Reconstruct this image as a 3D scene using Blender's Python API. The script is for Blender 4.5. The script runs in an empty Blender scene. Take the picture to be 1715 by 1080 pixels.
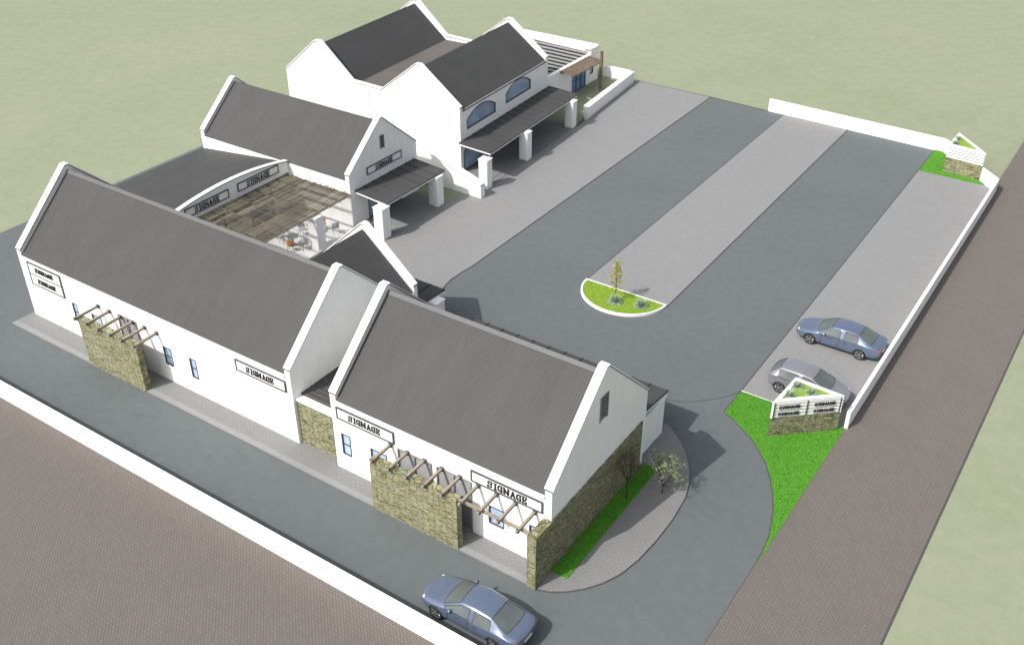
import bpy, bmesh, math, random
from mathutils import Vector, Matrix, geometry
R = math.radians
sc = bpy.context.scene
# ---------------------------------------------------------------- camera, light
cam = bpy.data.objects.new('camera', bpy.data.cameras.new('camera'))
sc.collection.objects.link(cam); sc.camera = cam
cam.location = (0, 0, 33.28)
cam.rotation_euler = (R(90 - 33.05), 0, R(33.9))
cam.data.sensor_fit = 'VERTICAL'; cam.data.angle = R(35)
cam.data.sensor_height = 24; cam.data.lens = 12 / math.tan(R(17.5))
cam.data.clip_end = 6000
SUN_EL = 46.8
w = bpy.data.worlds.new("World"); sc.world = w; w.use_nodes = True
nt = w.node_tree; bg = nt.nodes['Background']
sky = nt.nodes.new('ShaderNodeTexSky'); sky.sky_type = 'NISHITA'; sky.sun_disc = False
sky.sun_elevation = R(SUN_EL); sky.sun_rotation = R(202.3)
sky.dust_density = 4.0; sky.air_density = 1.0; sky.ozone_density = 1.0
hs = nt.nodes.new('ShaderNodeHueSaturation'); hs.inputs['Saturation'].default_value = .38; hs.inputs['Value'].default_value = .95
nt.links.new(sky.outputs[0], hs.inputs['Color']); nt.links.new(hs.outputs[0], bg.inputs[0]); bg.inputs[1].default_value = 0.15
sl = bpy.data.lights.new('sun', 'SUN'); sl.energy = 3.2; sl.angle = R(0.5); sl.color = (1, .975, .93)
sun = bpy.data.objects.new('sun', sl); sc.collection.objects.link(sun)
sun.rotation_euler = Vector((0.357, 0.870, -1.0)).to_track_quat('-Z', 'Y').to_euler()
sun.location = (-40, 0, 60)
sc.view_settings.view_transform = 'Standard'; sc.view_settings.look = 'None'
sc.view_settings.exposure = 0.38; sc.view_settings.gamma = 1
sc.render.engine = 'CYCLES'
rnd = random.Random(7)
C = sc.collection

# ---------------------------------------------------------------- materials
def newmat(name):
    m = bpy.data.materials.new(name); m.use_nodes = True
    return m, m.node_tree, m.node_tree.nodes['Principled BSDF']
def N(t, typ, **kw):
    n = t.nodes.new(typ)
    for k, v in kw.items():
        if k in n.inputs: n.inputs[k].default_value = v
        else: setattr(n, k, v)
    return n
def coords(t, scale=(1, 1, 1), rot=(0, 0, 0)):
    tc = N(t, 'ShaderNodeTexCoord'); mp = N(t, 'ShaderNodeMapping')
    mp.inputs['Scale'].default_value = scale; mp.inputs['Rotation'].default_value = rot
    t.links.new(tc.outputs['Object'], mp.inputs['Vector']); return mp.outputs[0]
def ramp(t, fac, stops):
    r = N(t, 'ShaderNodeValToRGB'); e = r.color_ramp.elements
    while len(e) < len(stops): e.new(.5)
    for i, (p, c) in enumerate(stops): e[i].position = p; e[i].color = (*c, 1)
    t.links.new(fac, r.inputs[0]); return r.outputs[0]
def mixc(t, fac, a, b, mode='MIX'):
    n = N(t, 'ShaderNodeMix'); n.data_type = 'RGBA'; n.blend_type = mode
    for sock, v in ((n.inputs[0], fac), (n.inputs[6], a), (n.inputs[7], b)):
        if hasattr(v, 'links'): t.links.new(v, sock)
        else: sock.default_value = v if not isinstance(v, tuple) else (*v, 1)
    return n.outputs[2]
def bump(t, p, h, strength=.3, dist=.02):
    b = N(t, 'ShaderNodeBump'); b.inputs['Strength'].default_value = strength; b.inputs['Distance'].default_value = dist
    t.links.new(h, b.inputs['Height']); t.links.new(b.outputs[0], p.inputs['Normal'])
def noise(t, vec, scale, detail=4, rough=.6):
    n = N(t, 'ShaderNodeTexNoise'); n.inputs['Scale'].default_value = scale
    n.inputs['Detail'].default_value = detail; n.inputs['Roughness'].default_value = rough
    t.links.new(vec, n.inputs['Vector']); return n.outputs[0]
def simple(name, col, rough=.8, metal=0, var=.12, nscale=3, bstr=.0, bscale=40, coat=0):
    m, t, p = newmat(name)
    v = coords(t); n = noise(t, v, nscale, 6, .65)
    a = tuple(c * (1 - var) for c in col); b = tuple(min(1, c * (1 + var)) for c in col)
    t.links.new(ramp(t, n, [(.3, a), (.7, b)]), p.inputs['Base Color'])
    p.inputs['Roughness'].default_value = rough; p.inputs['Metallic'].default_value = metal
    if coat: p.inputs['Coat Weight'].default_value = coat
    if bstr: bump(t, p, noise(t, v, bscale, 4, .6), bstr, .01)
    return m
M = {}
def plaster():
    m, t, p = newmat('white_plaster'); v = coords(t)
    n = noise(t, v, .7, 6, .7); n2 = noise(t, coords(t, (3, 3, .25)), 1.2, 5, .7)
    a = ramp(t, n, [(.3, (.80, .80, .785)), (.7, (.86, .86, .845))])
    b = ramp(t, n2, [(.5, (1, 1, 1)), (.8, (.90, .895, .88))])
    t.links.new(mixc(t, 1.0, a, b, 'MULTIPLY'), p.inputs['Base Color'])
    p.inputs['Roughness'].default_value = .85; bump(t, p, noise(t, v, 60, 4, .6), .25, .01); return m
M['white'] = plaster()
M['coping'] = simple('white_coping', (.86, .86, .85), .7, var=.02, nscale=2, bstr=.1)
def asphalt():
    m, t, p = newmat('asphalt'); v = coords(t)
    big = noise(t, v, .12, 5, .6); fine = noise(t, v, 55, 3, .75); mid = noise(t, v, 2.2, 5, .65)
    a = ramp(t, big, [(.3, (.101, .114, .118)), (.7, (.111, .124, .128))])
    b = ramp(t, fine, [(.3, (.74, .74, .74)), (.7, (1.18, 1.18, 1.18))])
    c = ramp(t, mid, [(.35, (.92, .92, .92)), (.7, (1.06, 1.06, 1.06))])
    st = ramp(t, noise(t, coords(t, (.35, .9, 1)), .9, 7, .72), [(.60, (1, 1, 1)), (.74, (.86, .86, .86))])
    c = mixc(t, 1.0, c, st, 'MULTIPLY')
    t.links.new(mixc(t, 1.0, mixc(t, 1.0, a, b, 'MULTIPLY'), c, 'MULTIPLY'), p.inputs['Base Color'])
    p.inputs['Roughness'].default_value = .9; bump(t, p, fine, .4, .006); return m
M['asphalt'] = asphalt()
def paving(name, c1, c2, mortar, bw, bh, rot=0, var=.1, mix=.02):
    m, t, p = newmat(name)
    v = coords(t, (1, 1, 1), (0, 0, rot))
    b = N(t, 'ShaderNodeTexBrick'); b.inputs['Scale'].default_value = 1
    b.inputs['Brick Width'].default_value = bw; b.inputs['Row Height'].default_value = bh
    b.inputs['Mortar Size'].default_value = mix; b.inputs['Mortar Smooth'].default_value = .3
    b.inputs['Color1'].default_value = (*c1, 1); b.inputs['Color2'].default_value = (*c2, 1); b.inputs['Mortar'].default_value = (*mortar, 1)
    t.links.new(v, b.inputs['Vector'])
    big = ramp(t, noise(t, v, .5, 6, .7), [(.3, (1 - var,) * 3), (.72, (1 + var * .5,) * 3)])
    fine = ramp(t, noise(t, v, 30, 3, .7), [(.3, (.88,) * 3), (.7, (1.08,) * 3)])
    t.links.new(mixc(t, 1, mixc(t, 1, b.outputs['Color'], big, 'MULTIPLY'), fine, 'MULTIPLY'), p.inputs['Base Color'])
    p.inputs['Roughness'].default_value = .9; bump(t, p, b.outputs['Fac'], -.3, .008); return m
M['paving'] = paving('grey_block_paving', (.214, .214, .214), (.232, .231, .231), (.182, .182, .182), .3, .15, var=.035)
M['walk'] = paving('walkway_paving', (.190, .189, .189), (.208, .206, .206), (.155, .155, .155), .3, .15, var=.04)
M['brown'] = paving('brown_block_paving', (.150, .130, .116), (.132, .114, .102), (.102, .089, .080), .26, .13, rot=R(45), var=.05, mix=.02)
M['kerb'] = simple('concrete_kerb', (.225, .224, .222), .85, var=.08, nscale=4, bstr=.2)
M['whitekerb'] = simple('painted_kerb', (.78, .78, .77), .7, var=.05, nscale=4, bstr=.2)
M['joint'] = simple('dark_joint', (.06, .06, .062), .9, var=.2)
def meadow():
    m, t, p = newmat('pale_meadow_ground'); v = coords(t)
    a = ramp(t, noise(t, v, .05, 6, .62), [(.3, (.215, .240, .150)), (.7, (.246, .262, .184))])
    b = ramp(t, noise(t, v, 1.1, 8, .75), [(.3, (.90, .915, .88)), (.7, (1.08, 1.07, 1.08))])
    t.links.new(mixc(t, 1, a, b, 'MULTIPLY'), p.inputs['Base Color']); p.inputs['Roughness'].default_value = .95
    bump(t, p, noise(t, v, 5, 5, .7), .5, .05); return m
M['pale'] = meadow()
M['lawn'] = simple('bright_lawn', (.072, .245, .014), .9, var=.22, nscale=14, bstr=.6, bscale=50)
M['lawn2'] = simple('yellow_green_lawn', (.185, .30, .024), .9, var=.2, nscale=10, bstr=.6, bscale=50)
def rooftin(name, col, var=.08):
    m, t, p = newmat(name); v = coords(t)
    n = noise(t, v, .35, 7, .65); n2 = noise(t, coords(t, (1.2, .12, .12)), 2.0, 5, .6)
    a = ramp(t, n, [(.3, tuple(c * (1 - var) for c in col)), (.7, tuple(c * (1 + var) for c in col))])
    b = ramp(t, n2, [(.35, (.94,) * 3), (.7, (1.05,) * 3)])
    t.links.new(mixc(t, 1, a, b, 'MULTIPLY'), p.inputs['Base Color'])
    p.inputs['Roughness'].default_value = .62; p.inputs['Metallic'].default_value = .0
    p.inputs['Specular IOR Level'].default_value = .3; return m
M['roof'] = rooftin('grey_roof_sheeting', (.058, .058, .058))
M['roofbrown'] = rooftin('warm_grey_flat_roof', (.115, .104, .098))
M['cap'] = simple('flashing_and_shadow_line', (.085, .085, .085), .6, var=.1)  # ridge caps and link flashing; also colours the shadow line under copings
def stone():
    m, t, p = newmat('ledge_stone')
    v = coords(t, (3.0, 3.0, 10.5))
    wv = N(t, 'ShaderNodeTexNoise'); wv.inputs['Scale'].default_value = .9; t.links.new(v, wv.inputs['Vector'])
    add = N(t, 'ShaderNodeVectorMath', operation='MULTIPLY_ADD'); t.links.new(wv.outputs['Color'], add.inputs[0])
    add.inputs[1].default_value = (.5, .5, .9); t.links.new(v, add.inputs[2])
    vo = N(t, 'ShaderNodeTexVoronoi', feature='F1', distance='CHEBYCHEV'); t.links.new(add.outputs[0], vo.inputs['Vector']); vo.inputs['Scale'].default_value = 1; vo.inputs['Randomness'].default_value = .75
    ve = N(t, 'ShaderNodeTexVoronoi', feature='DISTANCE_TO_EDGE'); t.links.new(add.outputs[0], ve.inputs['Vector']); ve.inputs['Scale'].default_value = 1; ve.inputs['Randomness'].default_value = .75
    sp = N(t, 'ShaderNodeSeparateColor'); t.links.new(vo.outputs['Color'], sp.inputs[0])
    c = ramp(t, sp.outputs[0], [(0, (.13, .125, .06)), (.25, (.23, .22, .115)), (.5, (.28, .268, .155)), (.72, (.22, .235, .145)), (.88, (.34, .32, .21)), (1, (.19, .205, .155))])
    mort = ramp(t, ve.outputs['Distance'], [(.01, (.22, .2, .14)), (.09, (1, 1, 1))])
    fine = ramp(t, noise(t, v, 5, 4, .7), [(.3, (.8,) * 3), (.7, (1.15,) * 3)])
    t.links.new(mixc(t, 1, mixc(t, 1, c, mort, 'MULTIPLY'), fine, 'MULTIPLY'), p.inputs['Base Color'])
    p.inputs['Roughness'].default_value = .9
    h = N(t, 'ShaderNodeMath', operation='MINIMUM'); t.links.new(ve.outputs['Distance'], h.inputs[0]); h.inputs[1].default_value = .2
    bump(t, p, h.outputs[0], .45, .08); return m
M['stone'] = stone()
def glass(name, col, rough=.08):
    m, t, p = newmat(name); v = coords(t)
    t.links.new(ramp(t, noise(t, v, .8, 2), [(.3, tuple(c * .8 for c in col)), (.7, tuple(c * 1.15 for c in col))]), p.inputs['Base Color'])
    p.inputs['Roughness'].default_value = rough; p.inputs['Specular IOR Level'].default_value = .8; return m
M['pane'] = glass('pale_blue_window_glass', (.42, .54, .74), .15)
M['pane2'] = glass('blue_grey_shopfront_glass', (.29, .38, .53))
M['doorglass'] = glass('deep_blue_door_glass', (.13, .24, .46))
M['frame'] = simple('dark_window_frame', (.07, .075, .085), .5, var=.1)
M['carglass'] = glass('tinted_car_glass', (.10, .115, .115), .12)
M['carglass'].node_tree.nodes['Principled BSDF'].inputs['Specular IOR Level'].default_value = .35
M['wood'] = simple('weathered_timber', (.27, .225, .175), .8, var=.25, nscale=7, bstr=.3)
def lathmat():
    m, t, p = newmat('pergola_poles'); v = coords(t)
    q = N(t, 'ShaderNodeVectorMath', operation='SNAP'); q.inputs[1].default_value = (.078, 1.6, 5); t.links.new(v, q.inputs[0])
    wn = N(t, 'ShaderNodeTexWhiteNoise', noise_dimensions='3D'); t.links.new(q.outputs[0], wn.inputs['Vector'])
    c = ramp(t, wn.outputs['Value'], [(0, (.05, .042, .03)), (.45, (.13, .112, .08)), (.8, (.22, .19, .13)), (1, (.36, .32, .21))])
    f = ramp(t, noise(t, v, 9, 4), [(.3, (.75,) * 3), (.7, (1.2,) * 3)])
    t.links.new(mixc(t, 1, c, f, 'MULTIPLY'), p.inputs['Base Color']); p.inputs['Roughness'].default_value = .85; return m
M['poles'] = lathmat()
M['slat'] = simple('pergola_lath', (.115, .095, .068), .85, var=.5, nscale=5)
M['porchwood'] = simple('dark_rough_timber', (.15, .115, .08), .85, var=.5, nscale=6, bstr=.3)
M['louvre'] = simple('grey_louvre_slats', (.20, .20, .205), .6, var=.15)
M['ink'] = simple('black_sign_paint', (.012, .012, .012), .6, var=.1)
M['board'] = simple('white_sign_board', (.80, .80, .79), .6, var=.03)
M['greyboard'] = simple('pale_grey_boards', (.26, .26, .255), .8, var=.15, nscale=3)
M['deck'] = simple('pale_courtyard_deck', (.72, .72, .70), .8, var=.06, nscale=2, bstr=.2)
M['steel'] = simple('brushed_steel', (.42, .44, .46), .35, metal=.7, var=.08)
M['orange'] = simple('orange_chair_shell', (.52, .17, .06), .45, var=.1)
M['cloth'] = simple('grey_chair_mesh', (.42, .44, .46), .7, var=.1)
M['tyre'] = simple('tyre_rubber', (.02, .02, .02), .8, var=.2)
M['rim'] = simple('alloy_rim', (.55, .56, .57), .3, metal=.8, var=.05)
M['trim'] = simple('black_trim', (.02, .02, .022), .5, var=.2)
M['red'] = simple('red_lamp', (.55, .015, .03), .15, var=.1)
M['lamp'] = simple('clear_lamp', (.5, .51, .53), .1, var=.05)
def paint(name, col):
    m, t, p = newmat(name); v = coords(t)
    t.links.new(ramp(t, noise(t, v, 1.5, 3), [(.3, tuple(c * .93 for c in col)), (.7, tuple(c * 1.06 for c in col))]), p.inputs['Base Color'])
    p.inputs['Metallic'].default_value = .35; p.inputs['Roughness'].default_value = .35
    p.inputs['Coat Weight'].default_value = 1; p.inputs['Coat Roughness'].default_value = .04; return m
M['bluecar'] = paint('blue_car_paint', (.115, .15, .225)); M['silvercar'] = paint('silver_car_paint', (.235, .23, .26))
M['bark'] = simple('bark', (.10, .075, .055), .9, var=.3, nscale=12)
M['darkbark'] = simple('dark_bark', (.045, .038, .036), .9, var=.3, nscale=12)
def leafmat(name, a, b):
    m, t, p = newmat(name); v = coords(t)
    oi = N(t, 'ShaderNodeTexWhiteNoise', noise_dimensions='3D')
    q = N(t, 'ShaderNodeVectorMath', operation='SNAP'); q.inputs[1].default_value = (.07, .07, .07)
    t.links.new(v, q.inputs[0]); t.links.new(q.outputs[0], oi.inputs['Vector'])
    t.links.new(ramp(t, oi.outputs['Value'], [(0, a), (1, b)]), p.inputs['Base Color'])
    p.inputs['Roughness'].default_value = .6; return m
M['leafy'] = leafmat('yellow_leaves', (.13, .14, .01), (.52, .47, .05))
M['leafg'] = leafmat('pale_acacia_leaves', (.13, .17, .05), (.40, .45, .22))
M['leafd'] = leafmat('dry_grey_leaves', (.05, .045, .04), (.12, .10, .085))
M['tuft'] = leafmat('blue_green_blades', (.22, .30, .20), (.50, .60, .44))
M['blade'] = leafmat('lawn_blades', (.05, .19, .012), (.11, .33, .022))

# ---------------------------------------------------------------- object helpers
def tag(o, label=None, cat=None, group=None, kind=None):
    if label: o['label'] = label
    if cat: o['category'] = cat
    if group: o['group'] = group
    if kind: o['kind'] = kind
    return o
MATW = {}
def empty(name, loc, rz=0, label=None, cat=None, group=None):
    o = bpy.data.objects.new(name, None); C.objects.link(o); o.location = loc; o.rotation_euler = (0, 0, rz)
    o.empty_display_size = .3
    MATW[o.name] = Matrix.Translation(Vector(loc)) @ Matrix.Rotation(rz, 4, 'Z')
    return tag(o, label, cat, group)
class MB:
    def __init__(s): s.v = []; s.f = []
    def add(s, vs, fs):
        n = len(s.v); s.v += [tuple(v) for v in vs]; s.f += [tuple(i + n for i in f) for f in fs]; return s
    def box(s, x0, x1, y0, y1, z0, z1):
        vs = [(x, y, z) for z in (z0, z1) for y in (y0, y1) for x in (x0, x1)]
        return s.add(vs, [(0, 2, 3, 1), (4, 5, 7, 6), (0, 1, 5, 4), (2, 6, 7, 3), (0, 4, 6, 2), (1, 3, 7, 5)])
    def prism(s, poly, z0, z1):
        n = len(poly); vs = [(x, y, z0) for x, y in poly] + [(x, y, z1) for x, y in poly]
        fs = [tuple(range(n, 2 * n)), tuple(reversed(range(n)))] + [(i, (i + 1) % n, (i + 1) % n + n, i + n) for i in range(n)]
        return s.add(vs, fs)
    def bar(s, a, b, wd, ht, up=(0, 0, 1)):
        a, b = Vector(a), Vector(b); d = (b - a).normalized(); sd = d.cross(Vector(up)).normalized(); u = sd.cross(d).normalized()
        vs = [p + sd * (i * wd / 2) + u * (j * ht / 2) for p in (a, b) for i, j in ((-1, -1), (1, -1), (1, 1), (-1, 1))]
        return s.add(vs, [(0, 1, 2, 3), (7, 6, 5, 4), (0, 4, 5, 1), (1, 5, 6, 2), (2, 6, 7, 3), (3, 7, 4, 0)])
    def tube(s, pts, rs, n=6):
        pts = [Vector(p) for p in pts]; base = len(s.v); rings = []
        for i, p in enumerate(pts):
            d = (pts[min(i + 1, len(pts) - 1)] - pts[max(i - 1, 0)]).normalized()
            u = d.orthogonal().normalized() if i == 0 else (rings_u - d * rings_u.dot(d)).normalized()
            rings_u = u; q = d.cross(u)
            s.v += [tuple(p + (u * math.cos(2 * math.pi * k / n) + q * math.sin(2 * math.pi * k / n)) * rs[i]) for k in range(n)]
        for i in range(len(pts) - 1):
            for k in range(n):
                a = base + i * n + k; b = base + i * n + (k + 1) % n; s.f.append((a, b, b + n, a + n))
        s.f.append(tuple(reversed(range(base, base + n)))); e = base + (len(pts) - 1) * n; s.f.append(tuple(range(e, e + n)))
        return s
    def panel(s, outer, holes, O, U, V, t):
        """polygon (u,v) with holes in the plane O + uU + vV, thickness t against the normal U x V"""
        O, U, V = Vector(O), Vector(U), Vector(V); Nn = U.cross(V).normalized()
        def area(l): return sum(l[i][0] * l[(i + 1) % len(l)][1] - l[(i + 1) % len(l)][0] * l[i][1] for i in range(len(l)))
        loops = [outer if area(outer) > 0 else outer[::-1]] + [h if area(h) < 0 else h[::-1] for h in holes]
        flat = [p for l in loops for p in l]; n = len(flat)
        tri = geometry.tessellate_polygon([[Vector((u, v, 0)) for u, v in l] for l in loops])
        P = [O + U * u + V * v for u, v in flat]; vs = P + [p - Nn * t for p in P]; fs = []
        for a, b, c in tri:
            ar = (flat[b][0] - flat[a][0]) * (flat[c][1] - flat[a][1]) - (flat[c][0] - flat[a][0]) * (flat[b][1] - flat[a][1])
            if ar < 0: b, c = c, b
            fs.append((a, b, c)); fs.append((c + n, b + n, a + n))
        i0 = 0
        for l in loops:
            m = len(l)
            for i in range(m):
                a, b = i0 + i, i0 + (i + 1) % m; fs.append((a, a + n, b + n, b))
            i0 += m
        return s.add(vs, fs)
    def corr(s, A, E, ridge, base, pitch=.2, amp=.03, thick=.06):
        """ribbed sheet: A + t*E(unit along eave)*L ; base/ridge are start points; sheet spans base->ridge"""
        base, ridge, E = Vector(base), Vector(ridge), Vector(E); L = E.length; E = E.normalized()
        up = ridge - base; nrm = E.cross(up).normalized()
        if nrm.z < 0: nrm = -nrm
        k = max(1, int(L / pitch)); us = []
        for i in range(k):
            u = i * L / k; d = L / k; us += [(u, 0), (u + d * .55, 0), (u + d * .68, amp), (u + d * .87, amp)]
        us.append((L, 0)); vs = []
        for u, h in us: vs += [base + E * u + nrm * h, ridge + E * u + nrm * h]
        n = len(us); low = len(vs)
        vs += [base - nrm * thick, ridge - nrm * thick, base + E * L - nrm * thick, ridge + E * L - nrm * thick]
        fs = [(2 * i, 2 * i + 2, 2 * i + 3, 2 * i + 1) for i in range(n - 1)]
        fs += [(low, low + 1, low + 3, low + 2)]
        fs += [tuple([low, low + 2] + [2 * i for i in reversed(range(n))]), tuple([low + 3, low + 1] + [2 * i + 1 for i in range(n)])]
        fs += [(low + 1, low, 0, 1), (low + 2, low + 3, 2 * n - 1, 2 * n - 2)]
        return s.add(vs, fs)
    def build(s, name, mat, parent=None, root=None, smooth=False, bevel=0, recalc=True):
        me = bpy.data.meshes.new(name)
        rt = root or parent
        if rt is not None and rt.name in MATW and not getattr(s, 'local', False):
            inv = MATW[rt.name].inverted(); vs = [inv @ Vector(v) for v in s.v]
        else: vs = s.v
        me.from_pydata([tuple(v) for v in vs], [], s.f)
        if recalc:
            bm = bmesh.new(); bm.from_mesh(me); bmesh.ops.recalc_face_normals(bm, faces=bm.faces)
            if bevel:
                es = [e for e in bm.edges if len(e.link_faces) == 2 and e.calc_face_angle(0) > .5]
                bmesh.ops.bevel(bm, geom=es, offset=bevel, segments=1, affect='EDGES')
            bm.to_mesh(me); bm.free()
        me.materials.append(M[mat] if isinstance(mat, str) else mat)
        if smooth:
            for p in me.polygons: p.use_smooth = True
        o = bpy.data.objects.new(name, me); C.objects.link(o)
        if parent is not None: o.parent = parent
        return o
def LB():
    m = MB(); m.local = True; return m
def copy_tree(o, parent=None):
    c = o.copy(); C.objects.link(c)
    if parent is not None: c.parent = parent
    for ch in list(o.children): copy_tree(ch, c)
    return c
def rect(a, b, c, d): return [(a, c), (b, c), (b, d), (a, d)]

# ---------------------------------------------------------------- ground
def sheet(name, poly, z, mat, kind='structure', label=None):
    me = bpy.data.meshes.new(name); fs = []
    for a, b, c in geometry.tessellate_polygon([[Vector((x, y, 0)) for x, y in poly]]):
        ar = (poly[b][0] - poly[a][0]) * (poly[c][1] - poly[a][1]) - (poly[c][0] - poly[a][0]) * (poly[b][1] - poly[a][1])
        if abs(ar) > 1e-9: fs.append((a, b, c) if ar > 0 else (a, c, b))
    me.from_pydata([(x, y, z) for x, y in poly], [], fs); me.materials.append(M[mat])
    o = bpy.data.objects.new(name, me); C.objects.link(o); return tag(o, kind=kind)
def slab(name, poly, z0, z1, mat): return tag(MB().prism(poly, z0, z1).build(name, mat), kind='structure')
sheet('ground', [(-2500, -1500), (2000, -1500), (2000, 3000), (-2500, 3000)], -.30, 'pale')
sheet('meadow', [(-3, -300), (500, -300), (500, 600), (-3, 600)], -.04, 'pale')
arc_walk = [(-16.05, 25.78), (-15.5, 25.98), (-14.95, 26.35), (-14.35, 26.95), (-13.85, 27.7), (-13.49, 28.55), (-13.25, 29.7), (-13.13, 31.15), (-13.12, 32.8), (-13.28, 34.5), (-13.6, 35.6), (-14.1, 36.6), (-14.75, 37.5), (-15.5, 38.25), (-16.4, 38.9)]
arc_green = [(-14.46, 41.6), (-13.6, 41.15), (-12.29, 40.24), (-11.05, 38.93), (-10.4, 37.9), (-9.92, 37.01), (-9.5, 36.0), (-9.2, 35.0), (-8.99, 34.13), (-8.9, 33.2), (-8.87, 32.4)]
lot_curve = [(-34.3, 42.9), (-34.5, 43.8), (-34.62, 44.6), (-34.6, 45.6), (-34.5, 46.6)]
asph = [(-140, 21.1), (-8.87, 21.1)] + arc_green[::-1] + [(-14.49, 43.8), (-14.5, 83.0), (-34.5, 83.55)] + lot_curve[::-1] + [(-33.4, 40.2), (-31.0, 38.9)] + arc_walk[::-1] + [(-140, 25.78)]
sheet('road', asph, -.07, 'asphalt')
sheet('back_lane', [(-64.3, 25.78), (-53.0, 25.78), (-53.0, 35.8), (-59.0, 35.8), (-59.0, 53.0), (-64.3, 53.0)], -.07, 'asphalt')
sheet('brown_pavement', [(-140, -300), (-8.86, -300), (-8.86, 21.1), (-140, 21.1)], -.03, 'brown')
sheet('brown_pavement', [(-8.859, -300), (-3, -300), (-3, 600), (-8.859, 600)], -.03, 'brown')
slab('pavement_edge', [(-3.0, -300), (-2.9, -300), (-2.9, 600), (-3.0, 600)], -.2, -.02, 'joint')
slab('parking_bays_centre', [(-27.4, 49.36), (-21.7, 49.36), (-21.7, 83.12), (-27.4, 83.28)], -.25, -.05, 'paving')
slab('parking_bays_right', [(-14.48, 43.8), (-8.8, 43.8), (-8.8, 78.05), (-14.5, 78.05)], -.25, -.05, 'paving')
slab('parking_bays_left', [(-50.2, 46.45), (-50.2, 35.6), (-31.3, 35.6), (-31.0, 38.9), (-33.4, 40.2)] + lot_curve + [(-34.5, 83.55), (-42.05, 83.7), (-41.05, 73.0), (-41.0, 70.6), (-44.5, 70.9), (-44.5, 46.45)], -.25, -.05, 'paving')
slab('walkway_front', [(-53.3, 26.1), (-16.5, 26.1), (-16.5, 35.7), (-53.3, 35.7)], -.25, 0, 'walk')
slab('walkway_corner', [(-16.05, 25.79)] + arc_walk[1:] + [(-31.1, 38.9), (-31.1, 35.701), (-16.499, 35.701), (-16.499, 26.101), (-16.05, 26.101)], -.25, -.002, 'walk')
slab('kerb_strip', [(-53.3, 25.78), (-16.52, 25.78), (-16.52, 26.099), (-53.3, 26.099)], -.25, .004, 'kerb')
def ribbon(m, pts, wd, z0, z1):
    L = []; n_ = len(pts)
    for i, p in enumerate(pts):
        a = Vector(pts[max(i - 1, 0)]); b = Vector(pts[min(i + 1, n_ - 1)]); d = (b - a).normalized(); n = Vector((-d.y, d.x)) * wd / 2
        l, r = Vector(p) + n, Vector(p) - n; L += [(l.x, l.y, z0), (r.x, r.y, z0), (r.x, r.y, z1), (l.x, l.y, z1)]
    m.add(L, [(4 * i + j, 4 * i + (j + 1) % 4, 4 * i + 4 + (j + 1) % 4, 4 * i + 4 + j) for i in range(n_ - 1) for j in range(4)] + [(0, 1, 2, 3), (4 * n_ - 1, 4 * n_ - 2, 4 * n_ - 3, 4 * n_ - 4)])
jm = MB()
for pts in ([(-34.5, 83.55), (-34.5, 46.6)] + lot_curve[::-1][1:], [(-27.42, 83.25), (-27.42, 49.3)], [(-21.68, 83.1), (-21.68, 49.3)], [(-14.47, 83.0), (-14.47, 41.6)] + arc_green[1:], [(-8.86, 32.4), (-8.86, 21.3)], arc_walk):
    ribbon(jm, pts, .07, -.20, -.044)
ribbon(jm, [(-17.64, 40.8), (-16.9, 41.05), (-16.1, 41.6), (-15.3, 42.43), (-14.8, 43.1), (-14.5, 43.8)], .05, -.20, -.064)
ribbon(jm, [(-42.0, 83.7), (-34.5, 83.6), (-28.9, 83.3)], .07, -.2, -.042)
tag(jm.build('edging_joints', 'joint'), kind='structure')
# pale yards between the buildings
slab('yard_gap', [(-44.4, 53.15), (-41.5, 53.15), (-41.5, 55.09), (-44.4, 55.09)], -.2, -.03, 'pale')
slab('yard_rear', [(-46.5, 70.95), (-41.1, 70.6), (-41.6, 73.2), (-42.3, 83.2), (-46.5, 83.2)], -.2, -.03, 'pale')
def grass(name, poly, z, dens, mat, h=.07):
    xs = [p[0] for p in poly]; ys = [p[1] for p in poly]; g = random.Random(3); m = MB()
    n = int((max(xs) - min(xs)) * (max(ys) - min(ys)) * dens)
    for _ in range(n):
        x = g.uniform(min(xs), max(xs)); y = g.uniform(min(ys), max(ys)); ins = False
        for i in range(len(poly)):
            (x1, y1), (x2, y2) = poly[i], poly[i - 1]
            if (y1 > y) != (y2 > y) and x < (x2 - x1) * (y - y1) / (y2 - y1) + x1: ins = not ins
        if not ins: continue
        a = g.uniform(0, 6.28); r = .012; hh = h * g.uniform(.5, 1.2); t = g.uniform(0, 6.28)
        m.add([(x + r * math.cos(a), y + r * math.sin(a), z), (x - r * math.cos(a), y - r * math.sin(a), z), (x + .03 * math.cos(t), y + .03 * math.sin(t), z + hh)], [(0, 1, 2)])
    o = m.build(name, mat, recalc=False); return tag(o, 'short ' + name.replace('_', ' ') + ' blades', 'grass', kind='stuff')
lawn_strip = [(-16.07, 26.95), (-15.25, 26.95), (-15.25, 35.5), (-16.07, 35.5)]
slab('lawn_strip', lawn_strip, -.2, .03, 'lawn')
lawn_tri = [(-14.43, 43.76), (-8.72, 43.76), (-8.72, 43.5), (-8.80, 32.35)] + [(x + .03, y + .0) for x, y in arc_green[::-1][1:]]
slab('lawn_corner', lawn_tri, -.2, -.02, 'lawn')
lawn_far = [(-14.43, 82.9), (-13.85, 83.0), (-9.2, 78.2), (-14.43, 78.12)]
slab('lawn_far', lawn_far, -.2, -.02, 'lawn')
tag(MB().box(-14.44, -12.0, 43.765, 43.80, -.2, .0).build('edging_strip', 'whitekerb'), kind='structure')
cx, cy, rr = -24.55, 49.28, 2.85
half = [(cx + rr * math.cos(a), cy + rr * .94 * math.sin(a)) for a in [math.pi + math.pi * i / 28 for i in range(29)]]
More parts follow.
